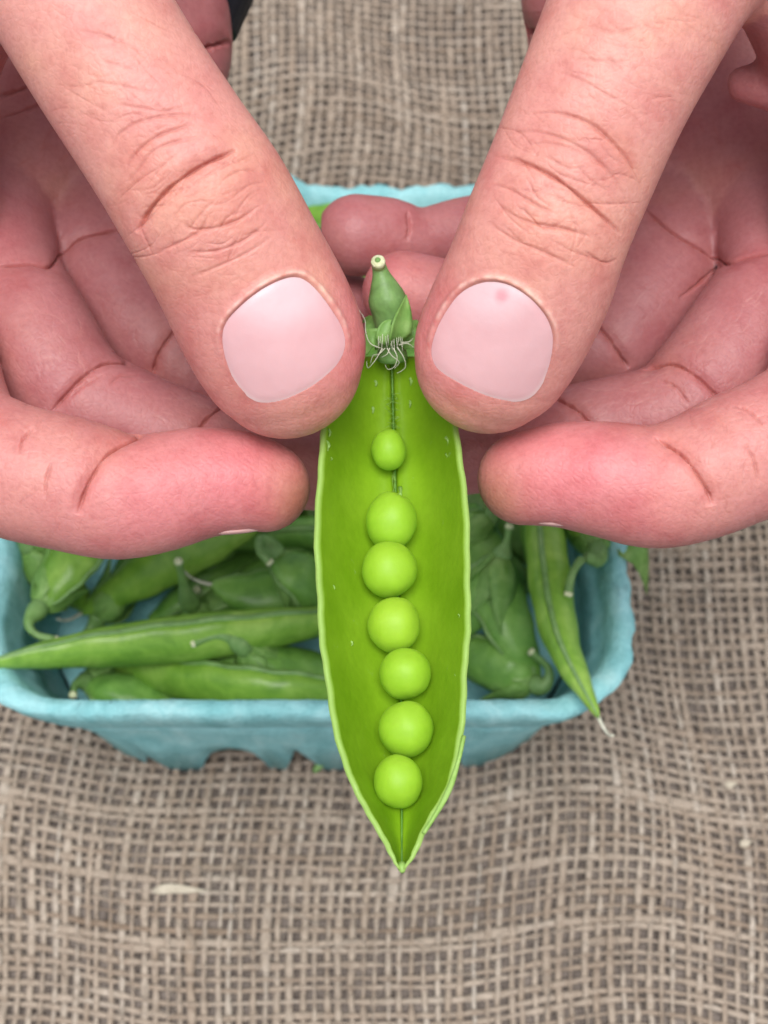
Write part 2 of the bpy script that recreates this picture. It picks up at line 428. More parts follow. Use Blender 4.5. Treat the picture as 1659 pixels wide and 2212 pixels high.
# a torn spike on the far side
tip = G(628, 352, 66); dd = np.hypot(V[:, 0] - tip[0], 0.5 * (V[:, 1] - tip[1]))
sel = (V[:, 1] > BCY + 40) & (V[:, 2] > 62)
V[sel, 2] += 6.0 * np.exp(-(dd[sel] / 3.0) ** 2)
mesh_obj('rim', V, f, PULP, basket, (BCX, BCY, 55))
p = rrect(57.0, 25, 84)
V = np.vstack([np.c_[BCX + p[:, 0] * XS, BCY + p[:, 1], np.full(84, 25.0)], np.c_[BCX + p[:, 0] * XS, BCY + p[:, 1], np.full(84, 23.4)]])
mesh_obj('floor', V, [tuple(range(84)), tuple(range(167, 83, -1))], PULP, basket, (BCX, BCY, 9), smooth=False)

# ------------------------------------------------------------------ pods in the basket
def basket_pod(pts, width, thick, roll, label, mat=PODG, calyx=True, tail=True, curl=(0, 0, 1), group='pea pods in the basket', seps=5, stem=9, spath=None):
    """pts: (X, Y, height) from calyx end to tip"""
    C = crom(np.array([G(*q) for q in pts]), 26)
    T = np.gradient(C, axis=0); T /= np.linalg.norm(T, axis=1)[:, None]
    tm = T.mean(0); side = np.cross(tm, (0, 0, 1)); side /= np.linalg.norm(side) + 1e-9; up = np.cross(side, tm)
    ref = math.cos(R(roll)) * side + math.sin(R(roll)) * up
    u = np.linspace(0, 1, 26)
    prof = np.clip(np.sin(np.pi * np.clip(u, 0, 1) ** 0.85), 0, 1) ** 0.62 * (1 - 0.05 * np.cos(u * 40))
    prof[0] = 0.22; prof[-1] = 0.03
    tk = prof ** 1.15 * (1 + 0.10 * np.cos(u * 38 + 1))
    V, f = tube(C, width / 2 * prof, thick / 2 * tk, 14, ref, 0.85)
    base = empty('pea_pod', C[len(C) // 2]); tag(base, label, 'pea pod', group)
    mesh_obj('body', V, f, mat, base)
    # seam ridge
    Tm, B, N = frames(C, ref)
    sp = C + B * (width / 2 * prof)[:, None]
    V, f = tube(sp, 0.55 * prof + 0.12, None, 5, ref); mesh_obj('seam', V, f, STEMG, base)
    if tail:
        e = C[-1]; d = T[-1]
        V, f = tube(crom(np.array([e - d * 1, e + d * 2, e + d * 4 + np.array(curl) * 1.5, e + d * 5.0 + np.array(curl) * 4]), 8), np.linspace(0.45, 0.28, 8), None, 5, (1, 0.2, 0.1))
        mesh_obj('tip', V, f, DRY, base)
    if calyx:
        e = C[0] + T[0] * 1.0; d = -T[0]
        a1 = np.cross(d, (0.1, 0.2, 1)); a1 /= np.linalg.norm(a1); a2 = np.cross(d, a1)
        cv = np.array(curl, float)
        if spath: sp = crom(np.vstack([[e + d * 0.5], [G(*q) for q in spath]]), 14)
        else: sp = crom(np.array([e, e + d * stem * 0.35, e + d * stem * 0.7 + cv * stem * 0.15, e + d * stem * 0.9 + cv * stem * 0.45]), 14)
        V, f = tube(sp, np.array([1.9, 2.2, 2.3, 2.0, 1.6, 1.3, 1.1, 0.95, 0.85, 0.8, 0.8, 0.8, 0.85, 0.95]), None, 9, a1); so_ = mesh_obj('stem', V, f, STEMG, base)
        V, f = tube(np.array([sp[-1], sp[-1] + (sp[-1] - sp[-2]) / (np.linalg.norm(sp[-1] - sp[-2]) + 1e-6) * 0.8]), [1.0, 0.8], None, 9, a1); mesh_obj('cut_end', V, f, CUT, so_)
        d = sp[3] - sp[0]; d = d / np.linalg.norm(d); a1 = np.cross(d, (0.1, 0.2, 1)); a1 /= np.linalg.norm(a1); a2 = np.cross(d, a1)
        for q in range(seps):
            a = q / seps * 6.283 + 0.5; o = a1 * math.cos(a) + a2 * math.sin(a)
            L = random.uniform(11, 18); fl = random.uniform(0.3, 1.3)
            P0 = e + d * 1.6 + o * 1.6
            pts_ = np.array([P0, P0 - d * L * 0.35 + o * (1.5 + fl * 1.5), P0 - d * L * 0.7 + o * (1.2 + fl * 3), P0 - d * L + o * (0.8 + fl * 5)])
            V, f = leaf(pts_, random.uniform(5.5, 7.5), o, -0.35, 0.22); mesh_obj('sepal', V, f, SEPAL, base)
    return base

BP = [
 ([(780, 1330, 50), (560, 1362, 58), (300, 1390, 61), (120, 1412, 62), (-45, 1438, 66)], 13, 8.4, 82, 'long pale green pod lying across the left half of the basket, over its left rim', PODG, False, False, None),
 ([(780, 1496, 52), (600, 1496, 54), (420, 1474, 50), (235, 1438, 40)], 12, 8.0, 62, 'pod lying along the front rim below the long pod', PODG, False, False, None),
 ([(620, 1060, 58), (470, 1150, 56), (330, 1235, 50), (170, 1328, 42)], 11.5, 6.5, 25, 'broad flat pod slanting down left from under the left hand', PODG, False, True, None),
 ([(88, 1310, 60), (130, 1250, 60), (190, 1170, 60), (300, 1050, 58)], 12, 8, 20, 'pod with a curled stem at the left rim, below the left index finger', PODG, True, False, [(62, 1345, 63), (78, 1370, 63), (118, 1382, 62)]),
 ([(800, 1240, 44), (680, 1262, 50), (560, 1285, 52), (452, 1262, 54)], 12.5, 7, 10, 'pod with a white curled tip just left of the open pod', PODG2, False, True, None),
 ([(600, 1200, 58), (640, 1235, 58), (700, 1290, 50), (780, 1350, 44)], 12, 7, 20, 'pod with drooping sepals and short stem beside the open pod, left', PODG2, True, False, [(566, 1165, 62), (560, 1190, 64), (580, 1212, 63)]),
 ([(415, 1310, 50), (450, 1370, 42), (520, 1440, 36)], 10, 7, 30, 'small pod whose yellowish stem stands up behind the long pod', PODG2, True, False, [(402, 1282, 55), (394, 1250, 60), (386, 1215, 64)]),
 ([(530, 1405, 58), (610, 1436, 52), (760, 1446, 46)], 11, 7, 40, 'pod whose stem and calyx rest against the long pod, left of the open pod', PODG2, True, False, [(505, 1380, 62), (470, 1372, 64), (420, 1388, 64)]),
 ([(1165, 1020, 60), (1180, 1180, 65), (1212, 1380, 67), (1296, 1556, 70)], 10, 9.0, 72, 'curved pod hanging over the front right corner of the basket', PODG, False, True, None),
 ([(1020, 1090, 48), (1060, 1250, 50), (1110, 1370, 50), (1165, 1490, 44)], 13, 8, 15, 'broad pod on the right of the open pod, pointing at the front rim', PODG2, False, False, None),
 ([(1140, 1010, 56), (1160, 1150, 50), (1185, 1330, 44)], 11, 8, 80, 'narrow upright pod beneath the right index finger', PODG2, False, False, None),
 ([(1085, 1200, 58), (1050, 1270, 52), (980, 1380, 46)], 11, 7.5, 20, 'pod with leafy sepals between the open pod and the narrow upright pod', PODG2, True, False, [(1095, 1170, 60), (1100, 1140, 62)]),
 ([(1150, 1480, 46), (1080, 1440, 46), (960, 1400, 42)], 11, 7.5, 30, 'dark pod with spread sepals low at the front right of the basket', PODG2, True, False, [(1178, 1480, 48), (1185, 1445, 50), (1150, 1410, 52)]),
 ([(1290, 1185, 66), (1250, 1100, 64), (1150, 990, 58)], 11, 8, 50, 'pod whose curled stem and calyx stick out at the right rim under the right hand', PODG, True, False, [(1290, 1210, 70), (1262, 1205, 72), (1238, 1235, 72), (1228, 1280, 71)]),
 ([(640, 450, 60), (760, 470, 60), (900, 500, 54)], 12, 7, 20, 'pale pod at the far rim, glimpsed above the fingertips', PODG, False, False, None),
 ([(190, 1470, 42), (260, 1495, 44), (420, 1520, 40)], 10, 7, 30, 'pod with a stem stub in the front left corner of the basket', PODG2, True, False, [(165, 1478, 46), (158, 1500, 48)]),
 ([(1060, 1120, 52), (1000, 1160, 50), (900, 1250, 44)], 11, 7, 30, 'pod just right of the open pod under the right fingertip', PODG2, True, False, None),
 ([(60, 1180, 58), (110, 1230, 50), (200, 1320, 40)], 10, 7, 40, 'pod with pale sepals in the back left, beside the left rim', PODG, True, False, None),
]
for (pts, wd, th_, ro, lab, mt, cx, tl, sp_) in BP:
    basket_pod(pts, wd, th_, ro, lab, mt, cx, tl, spath=sp_)
for k in range(36):
    lx = rng.uniform(BX0 + 26, BX1 - 26); ly = rng.uniform(BY0 + 24, BY1 - 20); a = rng.uniform(0, math.pi); L = rng.uniform(24, 33)
    h = 31 + (k % 4) * 5
    ax = np.array([math.cos(a), math.sin(a), rng.uniform(-0.12, 0.12)])
    c0 = np.array([lx, ly, h])
    lim = lambda q: np.array([np.clip(q[0], BX0 + 14, BX1 - 14), np.clip(q[1], BY0 + 14, BY1 - 14), q[2]])
    w0 = [lim(c0 - ax * L), lim(c0 - ax * L * 0.4 + np.array([0, 0, 2])), lim(c0 + ax * L * 0.4), lim(c0 + ax * L)]
    def to_px(p):
        r = p - CAM; d = r @ FW; return (829.5 + r[0] / d / KPX, 1106 - (r @ UP) / d / KPX, p[2])
    basket_pod([to_px(q) for q in w0], 12, 8, rng.uniform(0, 80), 'shaded green pod deep in the basket beneath the top layer', PODG2, k % 2 == 0, k % 2 == 1, group='pods buried in the basket')
# a leaf tip hanging over the right rim, crumbs of plant on the cloth
V, f = leaf(np.array([G(1340, 1170, 66), G(1378, 1195, 66), G(1392, 1240, 58), G(1398, 1285, 48)]), 5.5, (0.3, -0.3, 1), 0.2)
tag(mesh_obj('leaf', V, f, SEPAL), 'small pointed green leaf hanging over the right rim of the basket', 'leaf')
V, f = tube(crom(np.array([G(690, 1618, 8), G(694, 1645, 5), G(678, 1668, 3)]), 8), [0.6, 1.0, 1.2, 1.2, 1.1, 1.0, 0.8, 0.4], None, 6, (1, 0, 0))
tag(mesh_obj('sprig', V, f, STEMG), 'tiny green sprig poking from under the front of the basket', 'plant bit')
for X, Y, lab in ((1580, 1695, 'small straw coloured chip on the burlap at the right, nearer the basket'), (1612, 1822, 'small straw coloured chip on the burlap at the right, below the other')):
    q = G(X, Y, 4); V, f = leaf(np.array([q + [-1.5, 0, 0], q, q + [1.5, 0.8, 0.3]]), 1.5, (0, 0, 1), 0.2); tag(mesh_obj('chip', V, f, STRAW), lab, 'chip')
q0 = G(330, 1925, 4)
V, f = leaf(np.array([q0, q0 + [4, 0.5, 0.5], q0 + [9, 0.2, 0.4], q0 + [13, 0, 0.2]]), 2.0, (0, 0, 1), 0.2); tag(mesh_obj('husk', V, f, STRAW), 'pale flat husk lying on the burlap below the basket, left', 'husk')

# ------------------------------------------------------------------ the open pod
SL = 0.033
def zr(Y): return (Y - 1300) * SL
LE = np.array([(742, 770), (718, 842), (692, 920), (680, 1040), (676, 1200), (683, 1330), (694, 1440), (714, 1560), (748, 1680), (790, 1755), (832, 1828), (862, 1876)], float)
RE = np.array([(938, 770), (966, 842), (993, 920), (1010, 1040), (1020, 1200), (1020, 1330), (1015, 1440), (1006, 1560), (986, 1680), (944, 1765), (906, 1828), (874, 1876)], float)
SPN = np.array([(846, 770), (848, 842), (850, 920), (854, 1040), (858, 1200), (860, 1330), (864, 1440), (868, 1560), (868, 1680), (868, 1755), (868, 1828), (868, 1876)], float)
DEP = np.array([10.5, 12.5, 13.8, 14.6, 15, 15, 14.8, 14.2, 12.6, 10.5, 7.4, 3.0])
pod = tag(empty('open_pea_pod', FW2(F(855, 1300, 0))[0]), 'bright green pea pod split open and held between the two thumbs', 'pea pod')
LE[:, 0] += 13; RE[:, 0] -= 13; LE[-1, 0] = 866; RE[-1, 0] = 871; LE[-2, 0] = 842; RE[-2, 0] = 896
NU = 72
def valve(E, sgn):
    d4 = np.c_[LE[:, 1], E[:, 0], SPN[:, 0], DEP]
    q = crom(np.c_[np.zeros(len(LE)), np.arange(len(LE)), d4], NU)[:, 2:]
    nv = 18; inn = []; 
    for i in range(NU):
        Y, xe, xs, dp = q[i]
        z0 = zr(Y)
        jit = 0.3 * math.sin(i * 0.9 + sgn) + 0.25 * math.sin(i * 2.3); xe += 1.6 * math.sin(i * 0.55 + sgn * 2) + 0.9 * math.sin(i * 1.7)
        e = F(xe, Y, z0 + jit * 0.4); s_ = F(xs, Y, z0 - dp)
        row = []
        for j in range(nv):
            t = j / (nv - 1)                 # 0 at the spine, 1 at the rim
            ax = t * (1 + 0.35 * (1 - t)); az = ax ** 2.5
            p = s_ + (e - s_) * np.array([ax, az, az])
            p[2] += 0.7 * math.exp(-((1 - j / (nv - 1)) / 0.1) ** 2) * 0
            if j == 0: p[2] -= 0.6
            row.append(p)
        inn.append(row)
    inn = np.array(inn)
    du = np.gradient(inn, axis=0); dv = np.gradient(inn, axis=1); N = np.cross(du, dv); N /= np.linalg.norm(N, axis=2)[..., None] + 1e-9
    # outward = away from the pod's axis
    if (N[NU // 2, nv // 2] @ np.array([sgn, 0, -0.5])) < 0: N = -N
    thk = 0.7 * np.clip(np.minimum(np.arange(NU) + 4, NU + 3 - np.arange(NU)) / 10, 0.35, 1)[:, None, None]
    out = inn + N * thk
    rimv = np.linspace(0, 1, nv)[None].repeat(NU, 0)
    V = np.vstack([FW2(inn.reshape(-1, 3)), FW2(out.reshape(-1, 3))]); Mv = NU * nv; f = []
    for i in range(NU - 1):
        for j in range(nv - 1):
            a = i * nv + j
            f.append((a, a + 1, a + nv + 1, a + nv)); f.append((Mv + a, Mv + a + nv, Mv + a + nv + 1, Mv + a + 1))
        a = i * nv + nv - 1; f.append((a, Mv + a, Mv + a + nv, a + nv))
        a = i * nv; f.append((a, a + nv, Mv + a + nv, Mv + a))
    for i in (0, NU - 1):
        for j in range(nv - 1):
            a = i * nv + j; f.append((a, Mv + a, Mv + a + 1, a + 1))
    rm = np.concatenate([np.clip((rimv - 0.96) / 0.04, 0, 1).ravel() * 0.75, np.clip((rimv - 0.90) / 0.08, 0, 1).ravel()])
    ou = np.concatenate([np.zeros(Mv), np.ones(Mv)])
    return mesh_obj('valve', V, f, VALVE, pod, attrs={'rim': ('FLOAT', rm), 'outer': ('FLOAT', ou)})
vl = valve(LE, -1); vr = valve(RE, 1)
# spine cord, beak
sp = np.array([F(x, y, zr(y) - d - 0.12) for (x, y), d in zip(SPN, DEP)])
V, f = tube(FW2(crom(sp, 40)), 0.13, None, 7, UP); mesh_obj('seam', V, f, PODG2, pod)
tp = np.array([F(868, 1866, zr(1866) - 0.8), F(868, 1876, zr(1876) - 0.6), F(870, 1884, zr(1884) - 0.4)])
V, f = tube(FW2(tp), [0.6, 0.6, 0.3], None, 8, RT); mesh_obj('tip', V, f, PALE, pod)
# curled lip of the right valve near the tip, and membrane flaps by the beak
lip = [(1002, 1590, 3), (992, 1640, 8), (974, 1700, 12), (948, 1750, 10), (915, 1800, 4)]
P = FW2(np.array([F(x + 1 - w_ * 0.2, y, zr(y) + 0.35) for x, y, w_ in lip])); wd = np.array([w_ * 0.0705 * 0.5 for _, _, w_ in lip])
q = crom(np.c_[P, wd], 16); V, f = tube(q[:, :3], np.maximum(q[:, 3], 0.3), 0.35, 8, RT); mesh_obj('curled_edge', V, f, PALE, pod)
# neck closing the stem end, stem, sepals
nk = [(818, 572, -19, 15), (823, 592, -19.5, 19), (828, 612, -20, 28), (836, 645, -21, 41), (841, 680, -22, 37), (844, 715, -23, 31), (846, 745, -24, 30), (847, 775, -25, 34)]
q = crom(np.array([[*F(x, y, z), r * pxs(z)] for x, y, z, r in nk]), 24)
V, f = tube(FW2(q[:, :3]), q[:, 3], None, 16, RT); mesh_obj('stem', V, f, STEMG, pod)
a = FW2(np.array([F(819, 576, -18.6), F(817, 566, -17.2), F(816, 562, -16.8)]))
V, f = tube(a, [0.95, 1.15, 1.05], None, 14, RT); ce = mesh_obj('cut_end', V, f, CUT, pod)
q0 = FW2(np.array([F(816, 562, -16.8), F(815.7, 560.5, -16.55)])); V, f = tube(q0, [0.5, 0.4], None, 10, RT); mesh_obj('pith', V, f, STEMG, ce)
TOC = -FW
SEPS = [([(848, 745, -19), (862, 715, -17), (874, 670, -18), (878, 636, -19)], 3.4, TOC * 0.8 + RT * 0.6),
        ([(838, 742, -19), (832, 722, -18.2), (836, 700, -18.4), (846, 690, -18.6)], 2.5, TOC),
        ([(826, 738, -20), (808, 732, -19), (796, 742, -19.2), (790, 768, -19.5)], 3.0, TOC * 0.8 - RT * 0.4),
        ([(866, 748, -22), (886, 718, -21), (900, 702, -22), (914, 720, -24)], 3.4, TOC),
        ([(822, 735, -24), (806, 700, -25), (792, 690, -27), (780, 700, -29)], 2.8, TOC)]
for pts, wd, ref in SEPS:
    V, f = leaf(FW2(np.array([F(*q) for q in pts])), wd, ref, 0.3, 0.25, 9, 7); mesh_obj('sepal', V, f, SEPAL, pod)
FIL = [[(822, 752), (800, 742), (790, 718), (788, 690), (774, 668)], [(826, 752), (812, 776), (795, 795), (792, 780)], [(836, 752), (846, 768), (862, 782), (852, 796)],
       [(850, 752), (858, 772), (852, 792), (838, 798), (832, 788)], [(858, 750), (872, 772), (876, 792), (866, 802), (858, 806)], [(832, 752), (818, 765), (806, 768), (800, 785)],
       [(862, 745), (880, 742), (896, 752)], [(842, 752), (836, 765), (824, 772)], [(868, 740), (884, 738), (893, 730)]]
for q in FIL:
    C = crom(np.array([F(x, y, -18.0 + 0.6 * math.sin(i * 1.7) + (0 if y < 760 else -0.6)) for i, (x, y) in enumerate(q)]), 14)
    V, f = tube(FW2(C), np.linspace(0.085, 0.04, len(C)), None, 5, TOC); mesh_obj('filament', V, f, DRY, pod)
for i in range(13):
    x = 820 + i * 4.0 + random.uniform(-1.5, 1.5)
    C = np.array([F(x, 716 + random.uniform(-6, 10), -18.9), F(x + random.uniform(-2, 2), 736, -17.6), F(x + random.uniform(-6, 6), random.uniform(746, 768), -18.4)])
    V, f = tube(FW2(crom(C, 7)), random.uniform(0.035, 0.06), None, 5, TOC); mesh_obj('filament', V, f, DRY, pod)
# pale flecks where the lining is bruised
def lining(X, Y):
    E = LE if X < np.interp(Y, SPN[:, 1], SPN[:, 0]) else RE
    xs = np.interp(Y, SPN[:, 1], SPN[:, 0]); xe = np.interp(Y, E[:, 1], E[:, 0])
    return zr(Y) - np.interp(Y, SPN[:, 1], DEP) * (1 - min(abs((X - xs) / (xe - xs)), 1) ** 2.5)
for X_, Y_, w_, l_ in ((712, 935, 4, 16), (709, 962, 7, 20), (715, 990, 3, 8), (968, 952, 12, 22), (966, 985, 7, 14), (812, 828, 5, 14), (888, 824, 6, 18), (806, 886, 5, 14), (900, 800, 4, 10), (992, 1330, 4, 10), (988, 1250, 3, 8), (720, 1270, 5, 12), (985, 1460, 4, 14), (760, 1390, 4, 10), (886, 872, 3, 16)):
    pts = np.array([F(X_ - 2, Y_ - l_ / 2, lining(X_ - 2, Y_ - l_ / 2) + 0.22), F(X_ + 1, Y_, lining(X_ + 1, Y_) + 0.3), F(X_ - 1, Y_ + l_ / 2, lining(X_ - 1, Y_ + l_ / 2) + 0.22)])
    V, f = leaf(FW2(pts), w_ * 0.07, TOC, 0.2, 0.12, 6, 4); V += rng.normal(0, 0.06, V.shape); mesh_obj('fleck', V, f, PALE, pod)
# fine hairs along the spine
hm = MB()
for i in range(46):
    y = random.uniform(850, 925) if i < 34 else random.uniform(1010, 1060); x = 850 + random.gauss(0, 4 if i < 34 else 2); z = zr(y) - np.interp(y, SPN[:, 1], DEP) + 0.9
    L = random.uniform(4, 22); a = random.uniform(-0.8, 0.8) + (0 if random.random() < 0.5 else math.pi)
    if i >= 34: a = math.pi / 2; L = 20
    C = np.array([F(x, y, z), F(x + L * 0.5 * math.cos(a), y + L * 0.5 * math.sin(a), z + 0.9), F(x + L * math.cos(a), y + L * math.sin(a), z + 0.8)])
    hm.add(*tube(FW2(C), 0.035, None, 4, TOC))
tag(hm.build('spine_hairs', PALE, pod), kind='stuff')

PEAS = [(840, 972, 38, 46, 'smallest pea, at the top of the open pod below the thumbs'), (845, 1126, 55, 66, 'second pea from the top of the open pod, below a gap'),
        (841, 1230, 60, 63, 'third pea from the top of the open pod'), (851, 1350, 57, 62, 'middle pea of the seven in the open pod'),
        (875, 1455, 57, 57, 'fifth pea from the top, set to the right in the open pod'), (877, 1575, 60, 63, 'second last pea towards the tip of the open pod'),
        (860, 1688, 53, 60, 'last pea, nearest the pointed tip of the open pod')]
nu_, nv_ = 40, 24
for i, (x, y, rx, ry, lab) in enumerate(PEAS):
    dp = np.interp(y, SPN[:, 1], DEP); r = rx * pxs(0); z = zr(y) - dp + 0.9 + r * 1.05
    if i == 0: z += 0.5
    c = F(x, y, z); ry_ = ry * pxs(z) * 0.97; rx_ = rx * pxs(z)
    V = []
    for a in range(nv_ + 1):
        th = math.pi * a / nv_
        for b in range(nu_):
            ph = 2 * math.pi * b / nu_
            n = np.array([math.sin(th) * math.cos(ph), math.cos(th), math.sin(th) * math.sin(ph)])
            s_ = 1 + 0.05 * mnoise.noise(Vector(n * 1.2 + i * 7)) + 0.014 * mnoise.noise(Vector(n * 3.2 + i * 3))
            v = n * np.array([rx_, ry_, rx_ * 0.98]) * s_
            tl = [0.1, -0.05, 0.12, -0.08, 0.2, -0.1, 0.06][i]
            V.append(c + np.array([v[0] * math.cos(tl) - v[1] * math.sin(tl), v[0] * math.sin(tl) + v[1] * math.cos(tl), v[2]]))
    f = [(a * nu_ + b, a * nu_ + (b + 1) % nu_, (a + 1) * nu_ + (b + 1) % nu_, (a + 1) * nu_ + b) for a in range(nv_) for b in range(nu_)]
    po = tag(mesh_obj('pea', FW2(np.array(V)), f, PEA), lab, 'pea', 'peas in the open pod')
    if i != 1: continue
    sx = 1
    C = crom(np.array([c + [sx * rx_ * 0.35, ry_ * 0.88, rx_ * 0.1], c + [sx * rx_ * 0.38, ry_ * 1.0, -rx_ * 0.1], c + [sx * rx_ * 0.36, ry_ * 1.12, -rx_ * 0.5]]), 7)
    V, f = tube(FW2(C), [0.35, 0.28, 0.24, 0.24, 0.26, 0.32, 0.4], None, 6, TOC); mesh_obj('stalk', V, f, PALE, po)

# ------------------------------------------------------------------ hands
def surface_nets(A, org, h):
    nx, ny, nz = A.shape; ins = A < 0
    cnt = np.zeros((nx - 1, ny - 1, nz - 1), np.int8)
    for dx in (0, 1):
        for dy in (0, 1):
            for dz in (0, 1): cnt += ins[dx:nx - 1 + dx, dy:ny - 1 + dy, dz:nz - 1 + dz]
    act = (cnt > 0) & (cnt < 8); idx = np.argwhere(act); ids = np.full(act.shape, -1, np.int32); ids[act] = np.arange(len(idx))
    acc = np.zeros((len(idx), 3)); num = np.zeros(len(idx))
    cor = [(a, b, c) for a in (0, 1) for b in (0, 1) for c in (0, 1)]
    for i, p in enumerate(cor):
        for j in range(i + 1, 8):
            q = cor[j]
            if sum(abs(p[k] - q[k]) for k in range(3)) != 1: continue
            va = A[idx[:, 0] + p[0], idx[:, 1] + p[1], idx[:, 2] + p[2]]; vb = A[idx[:, 0] + q[0], idx[:, 1] + q[1], idx[:, 2] + q[2]]
            m = (va < 0) != (vb < 0); t = np.where(m, va / np.where(m, va - vb, 1), 0)
            acc += np.where(m[:, None], np.array(p) + t[:, None] * (np.array(q) - np.array(p)), 0); num += m
    V = org + (idx + acc / num[:, None]) * h
    faces = []
    for ax in range(3):
        o1, o2 = [(1, 2), (2, 0), (0, 1)][ax]
        sl0 = [slice(None)] * 3; sl1 = [slice(None)] * 3; sl0[ax] = slice(0, -1); sl1[ax] = slice(1, None)
        a = ins[tuple(sl0)]; b = ins[tuple(sl1)]
        for flip, m in ((False, a & ~b), (True, ~a & b)):
            e = np.argwhere(m); e = e[(e[:, o1] > 0) & (e[:, o2] > 0) & (e[:, o1] < A.shape[o1] - 1) & (e[:, o2] < A.shape[o2] - 1)]
            u1 = np.zeros(3, int); u1[o1] = 1; u2 = np.zeros(3, int); u2[o2] = 1
            q = [ids[tuple((e - s1 * u1 - s2 * u2).T)] for s1, s2 in ((1, 1), (0, 1), (0, 0), (1, 0))]
            q = np.stack(q, 1)
            faces.append(q[:, ::-1] if flip else q)
    return V, np.vstack(faces)

def chain_field(A, shape, org, h, nodes, flat, n, A0=9.0, nrm=(0, 0, 1)):
    """min of round cones along a resampled chain; nodes (X,Y,z,r_px); flattened along nrm"""
    q = crom(np.array([[*F(X, Y, z), r * pxs(z)] for X, Y, z, r in nodes]), n)
    out = np.full(shape, A0, np.float32); nrm = np.array(nrm, float); nrm /= np.linalg.norm(nrm)
    for i in range(len(q) - 1):
        a, b = q[i, :3], q[i + 1, :3]; ra, rb = q[i, 3], q[i + 1, 3]; m = max(ra, rb) + 6
        lo = np.maximum(((np.minimum(a, b) - m - org) / h).astype(int), 0); hi = np.minimum(((np.maximum(a, b) + m - org) / h).astype(int) + 1, shape)
        if np.any(hi <= lo): continue
        g = [org[k] + h * np.arange(lo[k], hi[k], dtype=np.float32) for k in range(3)]
        P = np.stack(np.meshgrid(*g, indexing='ij'), -1)
        pa = P - a.astype(np.float32); ba = (b - a)
        sc = 1 / flat - 1
        pa = pa + (pa @ nrm.astype(np.float32))[..., None] * (nrm * sc).astype(np.float32)
        ba = ba + nrm * (ba @ nrm) * sc
        t = np.clip((pa @ ba.astype(np.float32)) / (ba @ ba + 1e-9), 0, 1)
        d = np.sqrt(((pa - t[..., None] * ba.astype(np.float32)) ** 2).sum(-1)) - (ra + t * (rb - ra))
        s = tuple(slice(lo[k], hi[k]) for k in range(3))
        np.minimum(out[s], d.astype(np.float32), out=out[s])
    return out
def smin(a, b, k):
    hh = np.clip(0.5 + 0.5 * (b - a) / k, 0, 1)
    return b + (a - b) * hh - k * hh * (1 - hh)

def polydist(X, Y, pl):
    pl = np.asarray(pl, float); best = np.full(len(X), 1e9); tt = np.zeros(len(X)); n = len(pl) - 1
    for i in range(n):
        a, b = pl[i], pl[i + 1]; d = b - a; L = d @ d
        t = np.clip(((X - a[0]) * d[0] + (Y - a[1]) * d[1]) / L, 0, 1)
        q = np.hypot(X - a[0] - t * d[0], Y - a[1] - t * d[1])
        m = q < best; best[m] = q[m]; tt[m] = (i + t[m]) / n
    return best, tt
def inpoly(X, Y, pl):
    pl = np.asarray(pl, float); r = np.zeros(len(X), bool)
    for i in range(len(pl)):
        x1, y1 = pl[i - 1]; x2, y2 = pl[i]
        c = ((y1 > Y) != (y2 > Y)) & (X < (x2 - x1) * (Y - y1) / (y2 - y1 + 1e-12) + x1); r ^= c
    return r
def vnormals(V, me_loops):
    pass

